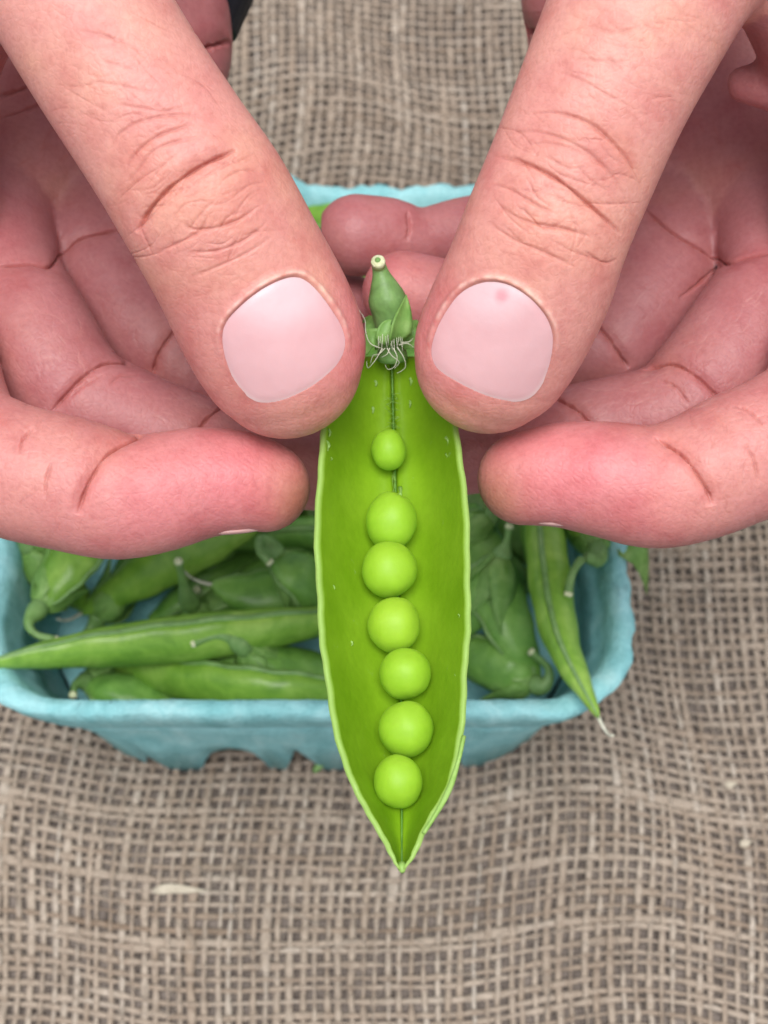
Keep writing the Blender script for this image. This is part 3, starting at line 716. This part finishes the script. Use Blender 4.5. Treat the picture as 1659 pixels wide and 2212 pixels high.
def build_hand(label, spec):
    h = 0.75
    org = np.array(spec['lo'], float); hi = np.array(spec['hi'], float)
    shape = tuple(((hi - org) / h).astype(int) + 1)
    A = np.full(shape, 9.0, np.float32); grp = np.zeros(shape, np.int8)
    g = [org[k] + h * np.arange(shape[k], dtype=np.float32) for k in range(3)]
    push = {3: 8, 4: 8, 5: 9, 7: 3, 8: 8, 9: 8}      # how much deeper the rear fingers and the palm lie
    for gi, (nodes, flat, n, k0, k1, nrm) in enumerate(spec['chains']):
        nodes = [(X_, Y_, z_ - push.get(gi, 0), r_) for X_, Y_, z_, r_ in nodes]
        B = chain_field(A, shape, org, h, nodes, flat, n, 9.0, nrm)
        root = F(*nodes[0][:3])
        near = np.where(B < 8.9)
        lo = [int(x.min()) for x in near]; up = [int(x.max()) + 1 for x in near]; s = tuple(slice(a, b) for a, b in zip(lo, up))
        gg = np.meshgrid(*[g[k][s[k]] for k in range(3)], indexing='ij')
        dist = np.sqrt(sum((gg[k] - root[k]) ** 2 for k in range(3)))
        k = k1 * (0.5 if gi > 5 else 1) + (k0 - k1) * np.exp(-(dist / 14.0) ** 2)
        grp[s] = np.where(B[s] < A[s], gi, grp[s])
        A[s] = smin(A[s], B[s], k.astype(np.float32))
    A[[0, -1]] = 5; A[:, [0, -1]] = 5; A[:, :, [0, -1]] = 5
    V, Q = surface_nets(A, org, h)
    # drop small islands is not needed; build bmesh, refine what faces the camera inside the frame
    me = bpy.data.meshes.new('tmp'); me.from_pydata(V.tolist(), [], Q.tolist()); me.update()
    def smooth(me, it, lam=0.5):
        n = len(me.vertices); co = np.empty(n * 3); me.vertices.foreach_get('co', co); co = co.reshape(-1, 3)
        e = np.empty(len(me.edges) * 2, np.int32); me.edges.foreach_get('vertices', e); e = e.reshape(-1, 2)
        deg = np.bincount(e.ravel(), minlength=n)[:, None]
        for i in range(it):
            l_ = lam if i % 2 == 0 else -lam * 0.92
            s = np.stack([np.bincount(e[:, 0], co[e[:, 1], k], n) + np.bincount(e[:, 1], co[e[:, 0], k], n) for k in range(3)], 1)
            co = co + l_ * (s / np.maximum(deg, 1) - co)
        me.vertices.foreach_set('co', co.ravel()); me.update()
    smooth(me, 4)
    for lev in range(2):
        bm = bmesh.new(); bm.from_mesh(me); bm.normal_update(); bm.faces.ensure_lookup_table()
        nf = len(bm.faces)
        cen = np.array([f.calc_center_median() for f in bm.faces]); nn = np.array([f.normal for f in bm.faces])
        X, Y = PX(cen)
        ok = (X > -40) & (X < 1700) & (Y > -40) & (Y < 1260) & (nn[:, 2] > (-0.25 if lev == 0 else -0.1)) & (cen[:, 2] > -82)
        sel = set()
        for i in np.nonzero(ok)[0]: sel.update(bm.faces[i].edges)
        bmesh.ops.subdivide_edges(bm, edges=list(sel), cuts=1, use_grid_fill=True)
        ng = [f for f in bm.faces if len(f.verts) > 4]
        bmesh.ops.triangulate(bm, faces=ng)
        bm.to_mesh(me); bm.free(); smooth(me, 4 if lev == 0 else 6)
    n = len(me.vertices); co = np.empty(n * 3); me.vertices.foreach_get('co', co); co = co.reshape(-1, 3)
    no = np.empty(n * 3, np.float32); me.vertex_normals.foreach_get('vector', no); no = no.reshape(-1, 3).astype(float)
    ii = np.clip(np.round((co - org) / h).astype(int), 0, np.array(shape) - 1); vg = grp[ii[:, 0], ii[:, 1], ii[:, 2]]
    X, Y = PX(co); front = no[:, 2] > -0.15
    disp = np.zeros(n); red = np.zeros(n); pale = np.zeros(n)
    # broad softness so no surface is a perfect tube
    lump = np.array([mnoise.noise(Vector(c * 0.11)) for c in co[::1]]) if n < 5 else None
    cache = {}; inview = (X > -150) & (X < 1810) & (Y > -150) & (Y < 1300)
    # creases
    for (pl, wpx, dep, gs, rd) in spec['creases']:
        pl = crom(np.array(pl, float), len(pl) * 5)
        pl += np.cumsum(rng.normal(0, 0.35, pl.shape), 0) * 0.35
        key = None if gs is None else tuple(gs)
        if key not in cache:
            ci = np.nonzero(front & inview & (True if gs is None else np.isin(vg, gs)))[0]; ci = ci[np.argsort(Y[ci])]; cache[key] = (ci, X[ci], Y[ci])
        ci, cX, cY = cache[key]
        i0, i1 = np.searchsorted(cY, [pl[:, 1].min() - 6 * wpx, pl[:, 1].max() + 6 * wpx])
        i = ci[i0:i1][(cX[i0:i1] > pl[:, 0].min() - 6 * wpx) & (cX[i0:i1] < pl[:, 0].max() + 6 * wpx)]
        if not len(i): continue
        d, t = polydist(X[i], Y[i], pl); end = np.clip(np.minimum(t, 1 - t) / (0.12 if dep > 0.8 else 0.3), 0, 1) ** 0.7
        wl = wpx * (0.75 + 0.35 * np.sin(t * 17 + wpx + dep * 9) * np.sin(t * 7.3 + 1))
        core = np.exp(-(d / wl) ** 2); wide = np.exp(-(d / (wpx * 4.5)) ** 2)
        big = 1.0 if dep > 0.8 else 0.45
        disp[i] += end * dep * (-core - big * 0.55 * wide)
        if rd >= 0: red[i] += end * rd * (0.85 * core + 0.22 * wide)
        else: pale[i] += -rd * end * core
    # nails
    nails = []
    for (pl, gs, lun) in spec['nails']:
        pl = np.array(pl, float); N = len(pl)
        
        for _ in range(3): pl = np.stack([0.75 * pl + 0.25 * np.roll(pl, -1, 0), 0.25 * pl + 0.75 * np.roll(pl, -1, 0)], 1).reshape(-1, 2)
        plc = np.vstack([pl, pl[:1]])
        c = plc.mean(0)
        i = np.nonzero((np.hypot(X - c[0], Y - c[1]) < 300) & np.isin(vg, gs) & (no[:, 2] > 0.0))[0]
        d, t = polydist(X[i], Y[i], plc); ins = inpoly(X[i], Y[i], plc); sd_ = np.where(ins, -d, d)
        # fit a quadric to the undisturbed skin below the nail
        px, py, pz = co[i][ins].T; mx, my = px.mean(), py.mean()
        def basis(x, y): x = x - mx; y = y - my; return np.stack([np.ones_like(x), x, y, x * x, x * y, y * y], -1)
        cf = np.linalg.lstsq(basis(px, py), pz, rcond=None)[0]
        proximal = np.clip(((c[1] - Y[i]) / 120), -1, 1)
        fold = np.exp(-((sd_ - 8) / 8) ** 2) * (0.10 + 0.30 * np.clip(proximal + 0.35, 0, 1))
        disp[i] += np.where(ins, -0.6 * np.clip(-sd_ / 6, 0, 1), 0) + fold * np.clip(0.75 + proximal * 1.2, 0, 1) - 0.22 * np.exp(-(sd_ / 2.2) ** 2) * np.clip(0.8 + proximal, 0.1, 1)
        red[i] += 0.30 * np.exp(-((sd_ - 1) / 4) ** 2); fl_ = 0.6 + 0.6 * np.sin(t * 140) * np.sin(t * 61 + 1); pale[i] += 1.1 * np.clip(fl_, 0, 1) * np.exp(-((sd_ - 9) / 5) ** 2) * np.clip(0.3 + proximal, 0, 1)
        # plate: radial grid of the outline
        rings = 15; m = len(plc) - 1; VV = []; cc = []
        for rr in range(rings + 1):
            s_ = rr / rings
            for q in range(m):
                p2 = c + (plc[q] - c) * s_ * 1.015
                VV.append([p2[0], p2[1]])
        VV = np.array(VV); zg = np.full(len(VV), 0.0); z = np.full(len(VV), co[i][ins][:, 2].mean())
        for _ in range(4):
            dd_ = D0 - z; x_ = (VV[:, 0] - 829.5) * KPX * dd_; y_ = (1106 - VV[:, 1]) * KPX * dd_; z = basis(x_, y_) @ cf
        rad = np.repeat(np.arange(rings + 1) / rings, m)
        z = z + 0.06 - 0.22 * np.clip((rad - 0.85) / 0.15, 0, 1) ** 2
        dd_ = D0 - z; Pn = np.stack([(VV[:, 0] - 829.5) * KPX * dd_, (1106 - VV[:, 1]) * KPX * dd_, z], 1)
        fq = [(r_ * m + q, (r_ + 1) * m + q, (r_ + 1) * m + (q + 1) % m, r_ * m + (q + 1) % m) for r_ in range(rings) for q in range(m)]
        # lunula (half moon at the root, paler for a painted sky highlight) and free edge
        lx, ly, lr = lun
        lu = np.clip((lr - np.hypot(VV[:, 0] - lx, VV[:, 1] - ly)) / 60 + 0.5, 0, 1)
        base = np.array([0.66, 0.385, 0.395]); lc = np.array([0.69, 0.48, 0.495]); ec = np.array([0.76, 0.58, 0.55])
        colr = base + (lc - base) * lu[:, None]; colr = colr + (ec - colr) * (0.6 * np.clip((rad - 0.95) / 0.04, 0, 1) * np.clip((VV[:, 1] - c[1] - 40) / 30, 0, 1))[:, None]
        for (sx, sy, sr) in spec.get('spots', []):
            k = np.exp(-(np.hypot(VV[:, 0] - sx, VV[:, 1] - sy) / sr) ** 4); colr = colr + (np.array([0.62, 0.20, 0.24]) - colr) * (k * 0.55)[:, None]
        nails.append((Pn, fq, np.c_[colr, np.ones(len(colr))]))
    co2 = co + no * disp[:, None]
    # colour: back of thumb tan, palm side pinker and darkened as painted shade, pads red, creases red
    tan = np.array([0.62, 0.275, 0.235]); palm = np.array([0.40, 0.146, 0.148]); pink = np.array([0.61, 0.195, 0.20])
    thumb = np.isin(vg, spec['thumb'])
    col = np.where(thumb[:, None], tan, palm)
    col = np.where((vg == 6)[:, None], np.array([0.54, 0.20, 0.195]), col)  # index finger gets a lit tone, brighter than the shaded fingers behind
    padm = np.zeros(n)
    for (cx, cy, rx, ry, gs, am) in spec['pads']:
        m = np.exp(-(((X - cx) / rx) ** 2 + ((Y - cy) / ry) ** 2) ** 1.2) * np.isin(vg, gs); padm = np.maximum(padm, m * am)
    col = col + (pink - col) * padm[:, None]
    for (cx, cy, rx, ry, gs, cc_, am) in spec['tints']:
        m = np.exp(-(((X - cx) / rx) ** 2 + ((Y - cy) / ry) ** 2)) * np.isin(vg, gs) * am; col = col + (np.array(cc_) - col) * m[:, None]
    e = np.empty(len(me.edges) * 2, np.int32); me.edges.foreach_get('vertices', e); e = e.reshape(-1, 2); deg = np.bincount(e.ravel(), minlength=n)[:, None]
    for _ in range(24):
        sm = np.stack([np.bincount(e[:, 0], col[e[:, 1], k], n) + np.bincount(e[:, 1], col[e[:, 0], k], n) for k in range(3)], 1); col = 0.3 * col + 0.7 * sm / np.maximum(deg, 1)
    rd = np.clip(red, 0, 1)[:, None]; col = col + (np.array([0.42, 0.10, 0.07]) - col) * rd * 0.75
    pl_ = np.clip(pale, 0, 1)[:, None]; col = col + (np.array([0.78, 0.52, 0.44]) - col) * pl_ * 0.7
    world = FW2(co2)
    fl = [tuple(p.vertices) for p in me.polygons]
    bpy.data.meshes.remove(me)
    base = FW2(F(*spec['base']))[0]
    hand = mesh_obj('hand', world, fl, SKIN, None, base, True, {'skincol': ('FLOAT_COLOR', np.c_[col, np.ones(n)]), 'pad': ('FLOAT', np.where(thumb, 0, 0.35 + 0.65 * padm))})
    tag(hand, label, 'hand', 'hands holding the open pod')
    for Pn, fq, cl in nails:
        mesh_obj('nail', FW2(Pn), fq, NAIL, hand, None, True, {'nailcol': ('FLOAT_COLOR', cl)})
    for (P_, wd, ref) in spec['edge_nails']:
        V, f = leaf(FW2(np.array([F(*q) for q in P_])), wd, ref, -0.3, 0.5, 10, 7)
        mesh_obj('nail', V, f, NAIL, hand, None, True, {'nailcol': ('FLOAT_COLOR', np.tile([0.46, 0.27, 0.25, 1.0], (len(V), 1)))})
    return hand

def axis_nodes(ax, nm, rows):
    return [(t * ax[0] + c * nm[0], t * ax[1] + c * nm[1], z, r) for t, c, z, r in rows]

Z1 = (0, 0, 1)
def fine(cx, cy, rx, ry, n, ang, L, dep, gs, rd, sp=0.25):
    out = []
    for _ in range(n):
        x = cx + rng.uniform(-1, 1) * rx; y = cy + rng.uniform(-1, 1) * ry; a = R(ang) + rng.normal(0, sp); l_ = L * rng.uniform(0.4, 1.3)
        dx, dy = l_ / 2 * math.cos(a), l_ / 2 * math.sin(a); bow = rng.normal(0, 0.12) * l_
        out.append(([(x - dx, y - dy), (x + bow * -math.sin(a), y + bow * math.cos(a)), (x + dx, y + dy)], rng.uniform(1.6, 2.3), dep * 0.8 * rng.uniform(0.3, 1.4), gs, rd * (1.5 if rd > 0 else 0.3) * rng.uniform(0.3, 1.2)))
    return out
# ---- hand on the left of the picture
thumbL = axis_nodes((0.51, 0.86), (0.86, -0.51), [(-330, 150, -2, 225), (-150, 148, 3, 205), (60, 141, 5, 189), (250, 141, 5, 185), (450, 150, 4, 186), (600, 156, 3, 192), (750, 152, 0, 191), (880, 144, -3, 194), (950, 138, -5, 187), (985, 131, -6, 168)])
z2 = lambda L: [(0.5 * x, 0.5 * y) for x, y in L]
z3 = lambda L: [(0.5 * x, 597 + 0.5 * y) for x, y in L]
z2r = lambda L: [(829.5 + 0.5 * x, 0.5 * y) for x, y in L]
z4 = lambda L: [(829.5 + 0.5 * x, 597 + 0.5 * y) for x, y in L]
z6 = lambda L: [(398 + 0.26 * x, 531 + 0.26 * y) for x, y in L]
nailL = z6([(308, 780), (325, 660), (400, 560), (540, 430), (700, 320), (880, 245), (1000, 265), (1120, 385), (1230, 540), (1315, 700), (1335, 830), (1290, 950), (1200, 1060), (1080, 1160), (900, 1255), (750, 1302), (610, 1298), (495, 1222), (395, 1090), (335, 930)])
nailR = z4([(203, 330), (225, 240), (270, 150), (330, 65), (420, 18), (520, 22), (620, 80), (700, 165), (735, 250), (728, 340), (700, 430), (656, 505), (600, 538), (525, 538), (420, 510), (300, 450), (230, 400)])
left = dict(
    lo=(-128, -20, -100), hi=(8, 135, 22), base=(150, -560, -40), thumb=[0, 1],
    chains=[
        (thumbL, 0.80, 40, 1, 1, Z1),
        ([(-24, -334, -2, 225), (60, -560, -14, 250), (160, -800, -36, 300)], 0.8, 10, 8, 8, Z1),               # thenar
        ([(-110, -40, -6, 178), (-170, 150, -18, 165), (-190, 420, -30, 160)], 0.8, 12, 6, 4, Z1),             # web towards the index finger
        ([(170, -700, -55, 290), (250, -250, -58, 235), (305, -20, -56, 190), (312, 110, -56, 172), (250, 260, -58, 170)], 0.85, 16, 8, 5, Z1),   # heel of the hand
        ([(170, -420, -55, 260), (60, 0, -54, 250), (0, 240, -50, 220), (-40, 430, -46, 180)], 0.7, 14, 8, 8, Z1),
        ([(280, 120, -62, 200), (230, 300, -60, 190), (180, 430, -58, 160)], 0.7, 10, 8, 8, Z1),
        ([(-190, 440, -36, 160), (-165, 700, -24, 145), (-110, 930, -16, 150), (0, 1007, -14, 147), (150, 1046, -13, 146), (250, 1070, -13, 139), (340, 1064, -13, 130), (430, 1044, -13.5, 121), (520, 1040, -14, 109), (572, 1052, -14.5, 98)], 0.95, 46, 6, 0.7, Z1),
        ([(-40, 480, -48, 155), (0, 610, -40, 142), (70, 730, -33, 138), (150, 845, -30, 130), (260, 905, -30, 120), (400, 955, -31, 110), (470, 978, -31, 107), (600, 1000, -32, 98), (720, 1020, -33, 86)], 0.92, 36, 6, 0.7, Z1),
        ([(150, 440, -58, 150), (210, 560, -50, 140), (290, 680, -45, 132), (370, 770, -43, 124), (480, 840, -44, 112), (620, 880, -46, 102), (740, 900, -47, 88)], 0.92, 32, 6, 0.7, Z1),
        ([(290, 330, -66, 140), (400, 490, -62, 125), (520, 610, -60, 112), (640, 660, -60, 98), (735, 665, -60, 84)], 0.92, 26, 6, 0.7, Z1),
    ],
    creases=[
        (z2([(588, 1005), (640, 910), (720, 820), (800, 760), (900, 700), (1025, 648)]), 4.2, 0.85, [0], 1.2),
        (z2([(545, 720), (600, 650), (680, 590), (760, 560), (845, 532)]), 4, 0.32, [0], 0.55),
        (z2([(540, 805), (595, 735), (655, 655), (760, 610), (880, 590)]), 4, 0.22, [0], 0.35),
        (z2([(470, 660), (520, 575), (620, 520), (760, 495), (900, 510)]), 4, 0.22, [0], 0.35),
        (z2([(780, 955), (830, 990), (930, 985), (1040, 945), (1130, 880)]), 4, 0.30, [0], 0.5),
        (z2([(670, 1095), (770, 1050), (860, 1000), (900, 930)]), 4, 0.30, [0], 0.5),
        (z2([(800, 1090), (930, 1085), (1050, 1040), (1150, 965)]), 4, 0.28, [0], 0.45),
        (z2([(820, 1200), (950, 1150), (1080, 1090), (1180, 1020)]), 4, 0.20, [0], 0.3),
        (z2([(960, 780), (1040, 735), (1130, 740)]), 3, 0.22, [0], 0.4),
        (z2([(1000, 860), (1080, 800), (1150, 790)]), 3, 0.18, [0], 0.3),
        (z2([(600, 980), (640, 1060), (660, 1110)]), 3, 0.12, [0], 0.2),
        (z2([(480, 450), (590, 465), (720, 480), (850, 440)]), 4, 0.14, [0], 0.25),
        (z2([(380, 350), (520, 370), (680, 410)]), 4, 0.12, [0], 0.2),
        (z2([(330, 130), (430, 150), (560, 190), (640, 260)]), 4, 0.12, [0], 0.22),
        (z2([(430, 260), (530, 290), (620, 320)]), 4, 0.10, [0], 0.2),
        (z3([(335, 1030), (365, 930), (410, 840), (475, 755), (605, 678), (640, 650)]), 3.2, 0.95, [6], 0.75),
        (z3([(85, 770), (100, 700), (150, 650)]), 4, 0.40, [6], 0.5), (z3([(195, 960), (200, 880), (225, 800)]), 4, 0.35, [6], 0.45),
        (z3([(215, 590), (330, 460), (430, 380), (520, 362), (630, 380)]), 3.2, 0.9, [7], 0.6),
        (z3([(290, 530), (360, 470), (450, 420)]), 4, 0.3, [7], 0.3),
        (z3([(850, 690), (885, 620), (975, 545), (1000, 530)]), 3.2, 0.85, [7], 0.6), (z3([(470, 470), (520, 430), (600, 420)]), 4, 0.25, [7], 0.3),
        (z3([(650, 430), (690, 320), (760, 220)]), 3.2, 0.85, [8], 0.5),
        ([(-20, 575), (60, 566), (110, 572), (140, 540), (175, 512), (270, 490)], 3.4, 0.82, [2, 3, 4, 5, 6, 7, 8, 9], 0.55),
        ([(-10, 212), (40, 195), (75, 180)], 5, 0.6, [2, 3, 4, 5], 0.5), ([(-10, 260), (60, 235), (120, 215)], 4, 0.4, [2, 3, 4], 0.4),
        ([(430, 112), (455, 104), (500, 90)], 6, 1.2, [3], 0.6),
    ],
    nails=[(nailL, [0], (600, 590, 120))],
    edge_nails=[([(452, 1153, -17), (500, 1150, -15.5), (560, 1144, -15), (612, 1131, -15)], 7.5, UP * -1.0 + FW * 0.35)],
    pads=[(560, 1030, 170, 110, [6], 1.0), (330, 1040, 130, 120, [6], 0.6), (560, 1000, 120, 70, [7], 0.4), (640, 800, 150, 150, [0], 0.5), (760, 780, 60, 200, [0], 0.8)],
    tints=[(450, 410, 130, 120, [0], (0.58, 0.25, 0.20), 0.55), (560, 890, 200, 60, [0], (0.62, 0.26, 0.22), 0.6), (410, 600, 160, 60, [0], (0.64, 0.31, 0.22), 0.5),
           (640, 1080, 70, 90, [6], (0.40, 0.17, 0.10), 0.75), (100, 1000, 160, 160, [6], (0.58, 0.27, 0.22), 0.6), (100, 420, 120, 100, [2, 3, 4, 5], (0.58, 0.27, 0.24), 0.6),  # last entry paints the palm's highlight as a lighter patch
           (250, 60, 140, 140, [0], (0.63, 0.34, 0.26), 0.5)],
)
left['creases'] += fine(430, 430, 130, 130, 26, -30, 120, 0.16, [0], 0.26, 0.3) + fine(290, 150, 150, 130, 16, 22, 110, 0.10, [0], 0.2, 0.3) + fine(400, 420, 150, 180, 70, -32, 60, 0.05, [0], 0.16) + fine(300, 150, 170, 170, 70, 18, 55, 0.045, [0], 0.16) + fine(420, 400, 150, 150, 40, 40, 35, 0.05, [0], 0.10) \
    + fine(420, 330, 170, 230, 60, 25, 30, 0.03, [0], -0.35) + fine(600, 900, 160, 40, 18, 50, 30, 0.05, [0], 0.15) + fine(460, 660, 90, 120, 25, -30, 50, 0.04, [0], 0.12) \
    + fine(130, 720, 90, 90, 26, 58, 60, 0.05, [7], -0.45) + fine(360, 860, 90, 50, 26, 15, 60, 0.05, [7], -0.45) + fine(60, 950, 120, 60, 20, 12, 60, 0.05, [6], -0.35) + fine(130, 1000, 130, 140, 30, -70, 50, 0.06, [6], 0.15) \
    + fine(260, 640, 90, 100, 20, 55, 55, 0.05, [8], -0.35) + fine(120, 420, 120, 120, 40, -45, 60, 0.06, [2, 3, 4, 5], 0.2)
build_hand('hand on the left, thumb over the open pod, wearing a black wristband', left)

# ---- hand on the right of the picture
thumbR = axis_nodes((-0.38, 0.925), (0.925, 0.38), [(-820, 1330, -2, 240), (-640, 1304, 3, 214), (-450, 1289, 5, 198), (-300, 1283, 5, 187), (-150, 1282, 4, 182), (10, 1281, 3, 181), (130, 1286, 0, 184), (230, 1280, -3, 182), (290, 1275, -5, 175), (318, 1272, -6, 160)])
right = dict(
    lo=(-12, -20, -100), hi=(132, 135, 22), base=(1500, -560, -40), thumb=[0, 1],
    chains=[
        (thumbR, 0.80, 40, 1, 1, Z1),
        ([(1540, -254, -2, 240), (1520, -500, -14, 260), (1480, -800, -36, 300)], 0.8, 10, 8, 8, Z1),
        ([(1745, -45, -6, 165), (1800, 140, -18, 150), (1830, 420, -30, 160)], 0.8, 12, 6, 4, Z1),
        ([(1480, -700, -55, 290), (1390, -250, -58, 235), (1325, -60, -56, 200), (1320, 40, -56, 178), (1390, 220, -58, 175)], 0.85, 16, 8, 5, Z1),
        ([(1490, -420, -55, 260), (1600, 0, -54, 250), (1650, 240, -50, 220), (1690, 430, -46, 180)], 0.7, 14, 8, 8, Z1),
        ([(1370, 120, -62, 200), (1420, 300, -60, 190), (1470, 430, -58, 160)], 0.7, 10, 8, 8, Z1),
        ([(1850, 440, -36, 160), (1835, 660, -24, 145), (1790, 870, -16, 150), (1690, 950, -14, 148), (1600, 988, -13, 146), (1500, 1032, -13, 139), (1410, 1052, -13, 133), (1310, 1036, -13, 126), (1215, 1026, -14, 114), (1132, 1034, -14.5, 101)], 0.95, 46, 6, 0.7, Z1),
        ([(1700, 480, -48, 155), (1690, 610, -40, 142), (1620, 720, -33, 138), (1530, 830, -30, 130), (1440, 900, -30, 118), (1330, 920, -31, 109), (1240, 935, -31, 104), (1130, 960, -32, 94), (1010, 985, -33, 84)], 0.92, 36, 6, 0.7, Z1),
        ([(1500, 440, -58, 150), (1450, 560, -50, 140), (1385, 660, -45, 132), (1310, 745, -43, 122), (1180, 740, -43, 110), (1040, 680, -42, 100), (872, 632, -41, 90)], 0.92, 34, 6, 0.7, Z1),
        ([(1380, 330, -66, 140), (1260, 440, -60, 115), (1130, 490, -56, 92), (1000, 505, -53, 78), (905, 522, -51, 72), (840, 512, -50, 84), (770, 508, -49, 88)], 0.92, 34, 6, 0.7, Z1),
        ([(1760, 110, -14, 90), (1690, 178, -18, 62), (1610, 182, -20, 40)], 0.9, 10, 3, 1, Z1),
    ],
    creases=[
        (z2r([(490, 682), (600, 700), (700, 745), (800, 810), (880, 880), (960, 950), (1025, 1015)]), 4.2, 0.8, [0], 1.1),
        (z2r([(620, 495), (700, 485), (800, 500), (890, 535), (980, 610), (1060, 700), (1120, 825)]), 4.5, 0.42, [0], 0.6),
        (z2r([(530, 578), (650, 568), (780, 600), (900, 670), (1000, 770), (1060, 880)]), 4, 0.28, [0], 0.4),
        (z2r([(600, 625), (720, 620), (850, 660), (930, 720)]), 3, 0.14, [0], 0.2),
        (z2r([(460, 795), (550, 820), (650, 880), (745, 925)]), 4, 0.30, [0], 0.5),
        (z2r([(490, 885), (590, 945), (700, 975), (800, 995), (905, 1030)]), 4, 0.34, [0], 0.55),
        (z2r([(450, 960), (550, 1030), (680, 1085), (830, 1155)]), 4, 0.28, [0], 0.45),
        (z2r([(620, 770), (660, 850), (740, 905)]), 3, 0.14, [0], 0.2), (z2r([(800, 900), (830, 1000), (800, 1130)]), 3, 0.12, [0], 0.2),
        (z2r([(860, 1080), (950, 1135), (1010, 1120)]), 3, 0.25, [0], 0.4), (z2r([(760, 1200), (770, 1290)]), 3, 0.12, [0], 0.2),
        (z2r([(720, 300), (860, 350), (1000, 430), (1100, 480)]), 4, 0.12, [0], 0.22), (z2r([(880, 110), (1000, 140), (1120, 110)]), 4, 0.12, [0], 0.25),
        (z2r([(800, 250), (920, 260), (1060, 270)]), 4, 0.10, [0], 0.2),
        (z4([(1170, 690), (1245, 735), (1310, 790), (1360, 860), (1405, 940), (1420, 990)]), 3.2, 0.95, [6], 0.75), (z4([(1560, 720), (1600, 800), (1620, 900)]), 4, 0.35, [6], 0.4), (z4([(1500, 560), (1560, 570), (1640, 640)]), 4, 0.35, [6], 0.4),
        (z4([(1110, 405), (1180, 380), (1255, 375), (1350, 430), (1470, 545)]), 3.2, 0.9, [7], 0.6), (z4([(1190, 450), (1260, 480), (1320, 560)]), 4, 0.3, [7], 0.3),
        (z4([(720, 505), (830, 570), (900, 650)]), 3.2, 0.85, [7], 0.6),
        (z4([(900, 180), (980, 280), (1060, 400)]), 3.2, 0.85, [8], 0.5),
        ([(1390, 448), (1454, 500), (1519, 540), (1560, 566), (1615, 550), (1670, 545)], 3.4, 0.82, [2, 3, 4, 5, 6, 7, 8, 9], 0.55), ([(1560, 566), (1520, 605), (1465, 645)], 4, 0.6, [4, 5, 6, 7, 8, 9], 0.6),
        ([(1120, 72), (1150, 68), (1180, 62)], 6, 1.2, [3], 0.6), ([(880, 452), (885, 490), (878, 520)], 5, 0.6, [9], 0.4),
    ],
    nails=[(nailR, [0], (1060, 590, 95))], spots=[(1084, 639, 15)],
    edge_nails=[([(1250, 1136, -17), (1200, 1133, -15.5), (1140, 1126, -15), (1090, 1114, -15)], 7.5, UP * -1.0 + FW * 0.35)],
    pads=[(1210, 1010, 170, 110, [6], 1.0), (1390, 1040, 130, 120, [6], 0.6), (1100, 960, 120, 70, [7], 0.4), (1000, 830, 140, 120, [0], 0.5), (930, 700, 50, 200, [0], 0.6), (860, 620, 120, 90, [8], 0.6)],
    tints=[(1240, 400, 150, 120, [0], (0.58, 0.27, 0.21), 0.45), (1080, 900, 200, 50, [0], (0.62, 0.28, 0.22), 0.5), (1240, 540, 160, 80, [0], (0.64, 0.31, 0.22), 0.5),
           (1070, 1080, 70, 90, [6], (0.40, 0.17, 0.10), 0.75), (1590, 1000, 150, 150, [6], (0.58, 0.27, 0.22), 0.6), (1490, 420, 110, 100, [2, 3, 4, 5], (0.58, 0.27, 0.24), 0.6),  # palm entry puts a highlight into the skin colour
           (1340, 60, 140, 140, [0], (0.63, 0.34, 0.26), 0.5)],
)
right['creases'] += fine(1230, 420, 130, 130, 26, 28, 120, 0.16, [0], 0.26, 0.3) + fine(1370, 130, 150, 110, 16, 20, 110, 0.10, [0], 0.2, 0.3) + fine(1240, 400, 150, 180, 70, 28, 60, 0.05, [0], 0.16) + fine(1380, 130, 170, 150, 70, 20, 60, 0.045, [0], 0.16) + fine(1260, 430, 140, 130, 40, -50, 35, 0.05, [0], 0.10) \
    + fine(1280, 330, 160, 220, 60, -20, 30, 0.03, [0], -0.35) + fine(1080, 900, 140, 36, 16, 100, 30, 0.05, [0], 0.15) + fine(1250, 640, 60, 120, 25, 95, 55, 0.04, [0], 0.12) \
    + fine(1580, 720, 90, 90, 26, -48, 60, 0.05, [7], -0.45) + fine(1330, 850, 110, 50, 30, -8, 60, 0.05, [7], -0.45) + fine(1590, 900, 90, 60, 24, -18, 60, 0.05, [6], -0.4) + fine(1580, 1000, 100, 120, 30, 75, 50, 0.06, [6], 0.15) \
    + fine(1380, 660, 90, 100, 20, -50, 55, 0.05, [8], -0.35) + fine(1500, 400, 120, 130, 40, 45, 60, 0.06, [2, 3, 4, 5], 0.2)
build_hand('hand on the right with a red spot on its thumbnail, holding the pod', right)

# black band on the left wrist
c = F(292, -28, -70); rx, rz = 19.5, 15.5
th = np.linspace(0, 2 * math.pi, 48, endpoint=False); V = []
for (dy, k) in ((-6, 1.0), (-6, 1.12), (7, 1.12), (7, 1.0)):
    for t in th: V.append(c + np.array([rx * k * math.cos(t) + dy * 0.45, dy - 3.0 * math.cos(t), rz * k * math.sin(t)]))
f = [(i * 48 + j, i * 48 + (j + 1) % 48, ((i + 1) % 4) * 48 + (j + 1) % 48, ((i + 1) % 4) * 48 + j) for i in range(4) for j in range(48)]
tag(mesh_obj('wristband', FW2(np.array(V)), f, BAND, smooth=False), 'black band around the wrist behind the left thumb', 'wristband')
